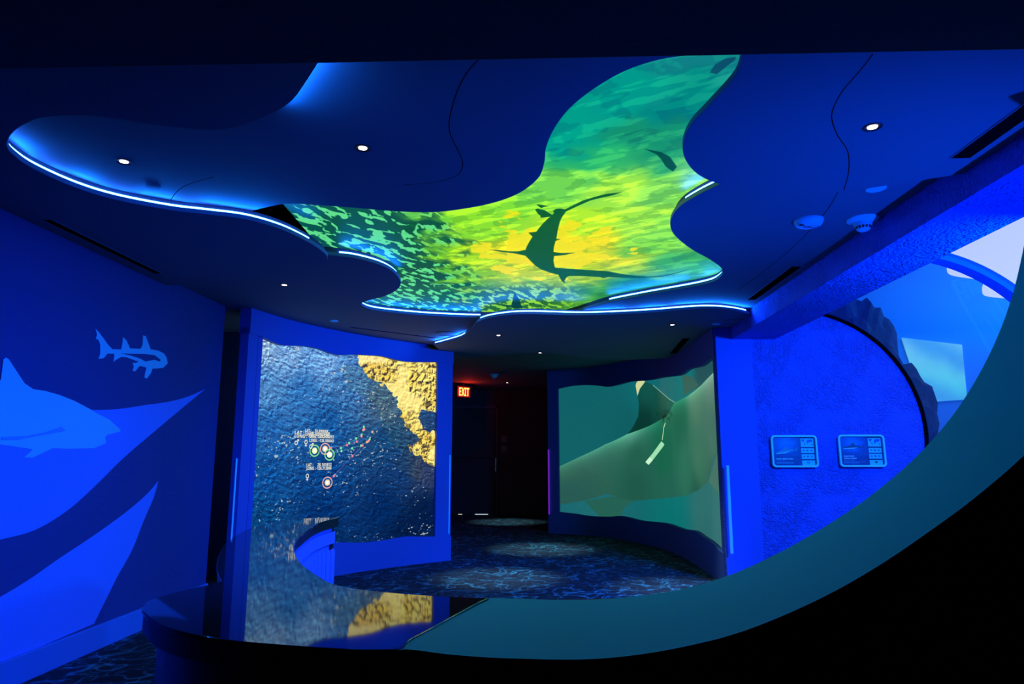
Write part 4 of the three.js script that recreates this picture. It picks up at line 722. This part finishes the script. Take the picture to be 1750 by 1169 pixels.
// ---------------------------------------------------------------- exit door and sign
{
  const z = -18.38, d = struct(part('door_1', box(1.15, 2.75, 0.05, -1.63, 1.4, z, 0.006), std(lin(0.02, 0.024, 0.035), 0.6)), 'dark exit door at the corridor end', 'door');
  part('push_bar', box(0.95, 0.06, 0.06, -1.68, 1.5, z + 0.07, 0.01), M.blackPlastic, d);
  part('push_bar_housing', box(0.3, 0.08, 0.05, -1.95, 1.4, z + 0.05, 0.01), M.blackPlastic, d);
  part('door_closer', box(0.3, 0.07, 0.08, -1.5, 2.6, z + 0.07, 0.01), M.blackPlastic, d);
  part('lever_handle', box(0.05, 0.36, 0.05, -1.05, 1.3, z + 0.06, 0.012), M.steel, d);
  part('door_gap_glow', box(0.34, 0.012, 0.01, -1.42, 0.018, z + 0.03), std(0x000000, 0.5, { emissive: lin(0.7, 0.9, 1) }), d);  // glowing bars stand in for light leaking under the door
  part('door_gap_glow', box(0.1, 0.012, 0.01, -1.98, 0.016, z + 0.03), std(0x000000, 0.5, { emissive: lin(0.9, 0.8, 0.6) }), d);
  part('frame', merge(box(0.06, 2.85, 0.09, -2.24, 1.43, z), box(0.06, 2.85, 0.09, -1.02, 1.43, z), box(1.28, 0.06, 0.09, -1.63, 2.83, z)), std(lin(0.05, 0.06, 0.09), 0.5), d);
  tag(part('wall_plate', box(0.16, 0.16, 0.015, -0.84, 1.98, -18.39, 0.004), std(lin(0.14, 0.2, 0.3), 0.6)), 'faint square notice plate beside the exit door', 'plate');
  tag(part('wall_plate', new THREE.CylinderGeometry(0.09, 0.09, 0.015, 24).rotateX(Math.PI / 2).translate(-0.84, 1.72, -18.39), std(lin(0.14, 0.2, 0.3), 0.6)), 'faint round plate below the square notice', 'plate');
  const t = thing('exit_sign', 'glowing red exit sign in the dark corridor', 'exit sign', [-1.74, 3.06, -16.5]);
  t.rotation.y = 0.75;
  part('housing', box(0.42, 0.29, 0.05, 0, 0, 0, 0.008), M.blackPlastic, t);
  part('glow_panel', box(0.37, 0.25, 0.006, 0, 0, 0.026), std(0x000000, 0.5, { emissive: lin(0.35, 0.004, 0.01) }), t);
  const g = new TextGeometry('EXIT', { font, size: 0.2, depth: 0.004, curveSegments: 3 }); g.computeBoundingBox(); const b = g.boundingBox, sx = 0.3 / (b.max.x - b.min.x);
  g.translate(-(b.max.x + b.min.x) / 2, -0.1, 0.03); g.scale(sx, 1, 1);
  part('lettering', g, std(0x000000, 0.5, { emissive: lin(5, 1.3, 0.25) }), t);
  part('hanger', box(0.05, 0.09, 0.03, 0, 0.18, 0, 0.004), M.blackPlastic, t);
  const l = new THREE.PointLight(lin(1, 0.01, 0.01), 0.5); l.position.set(-1.62, 3.08, -16.36); l.name = 'exit_sign_beam'; l.castShadow = true; scene.add(l);
}
// ---------------------------------------------------------------- housings of the added blue lamps
const washLabels = ['unseen added blue flood bar high in the tunnel aimed at the end wall'];
const washLens = std(0x000000, 0.5, { emissive: lin(0, 0.2, 2) });
WASH.forEach(([w, h, p, tg], k) => {
  const t = thing('added_wash', washLabels[k], 'light', p, 'added blue wash lights');
  t.lookAt(...tg);
  part('housing', box(w + 0.04, h + 0.04, 0.06, 0, 0, -0.045, 0.008), M.blackPlastic, t);
  part('lens', box(w, h, 0.01, 0, 0, -0.012), washLens, t);
});
const headLabels = ['unseen added blue spot head aimed at the painted wall', 'unseen added blue spot head aimed at the map display', 'unseen added blue spot head in the tunnel aimed at the carpet', 'unseen blue uplight standing low behind the curved rim'];
HEADS.forEach(([p, tg], k) => {
  const t = thing('added_spot', headLabels[k], 'light', p, 'added blue spot heads');
  t.lookAt(...tg);
  part('housing', new THREE.LatheGeometry(v2([[0, -0.2], [0.05, -0.2], [0.06, -0.18], [0.065, -0.08], [0.065, -0.06]]), 24).rotateX(Math.PI / 2), M.blackPlastic, t);
  part('lens', new THREE.CylinderGeometry(0.06, 0.06, 0.01, 24).rotateX(Math.PI / 2).translate(0, 0, -0.065), washLens, t);
});
scene.traverse((o) => { if (o.isMesh) o.castShadow = o.receiveShadow = true; });
renderer.render(scene, camera);
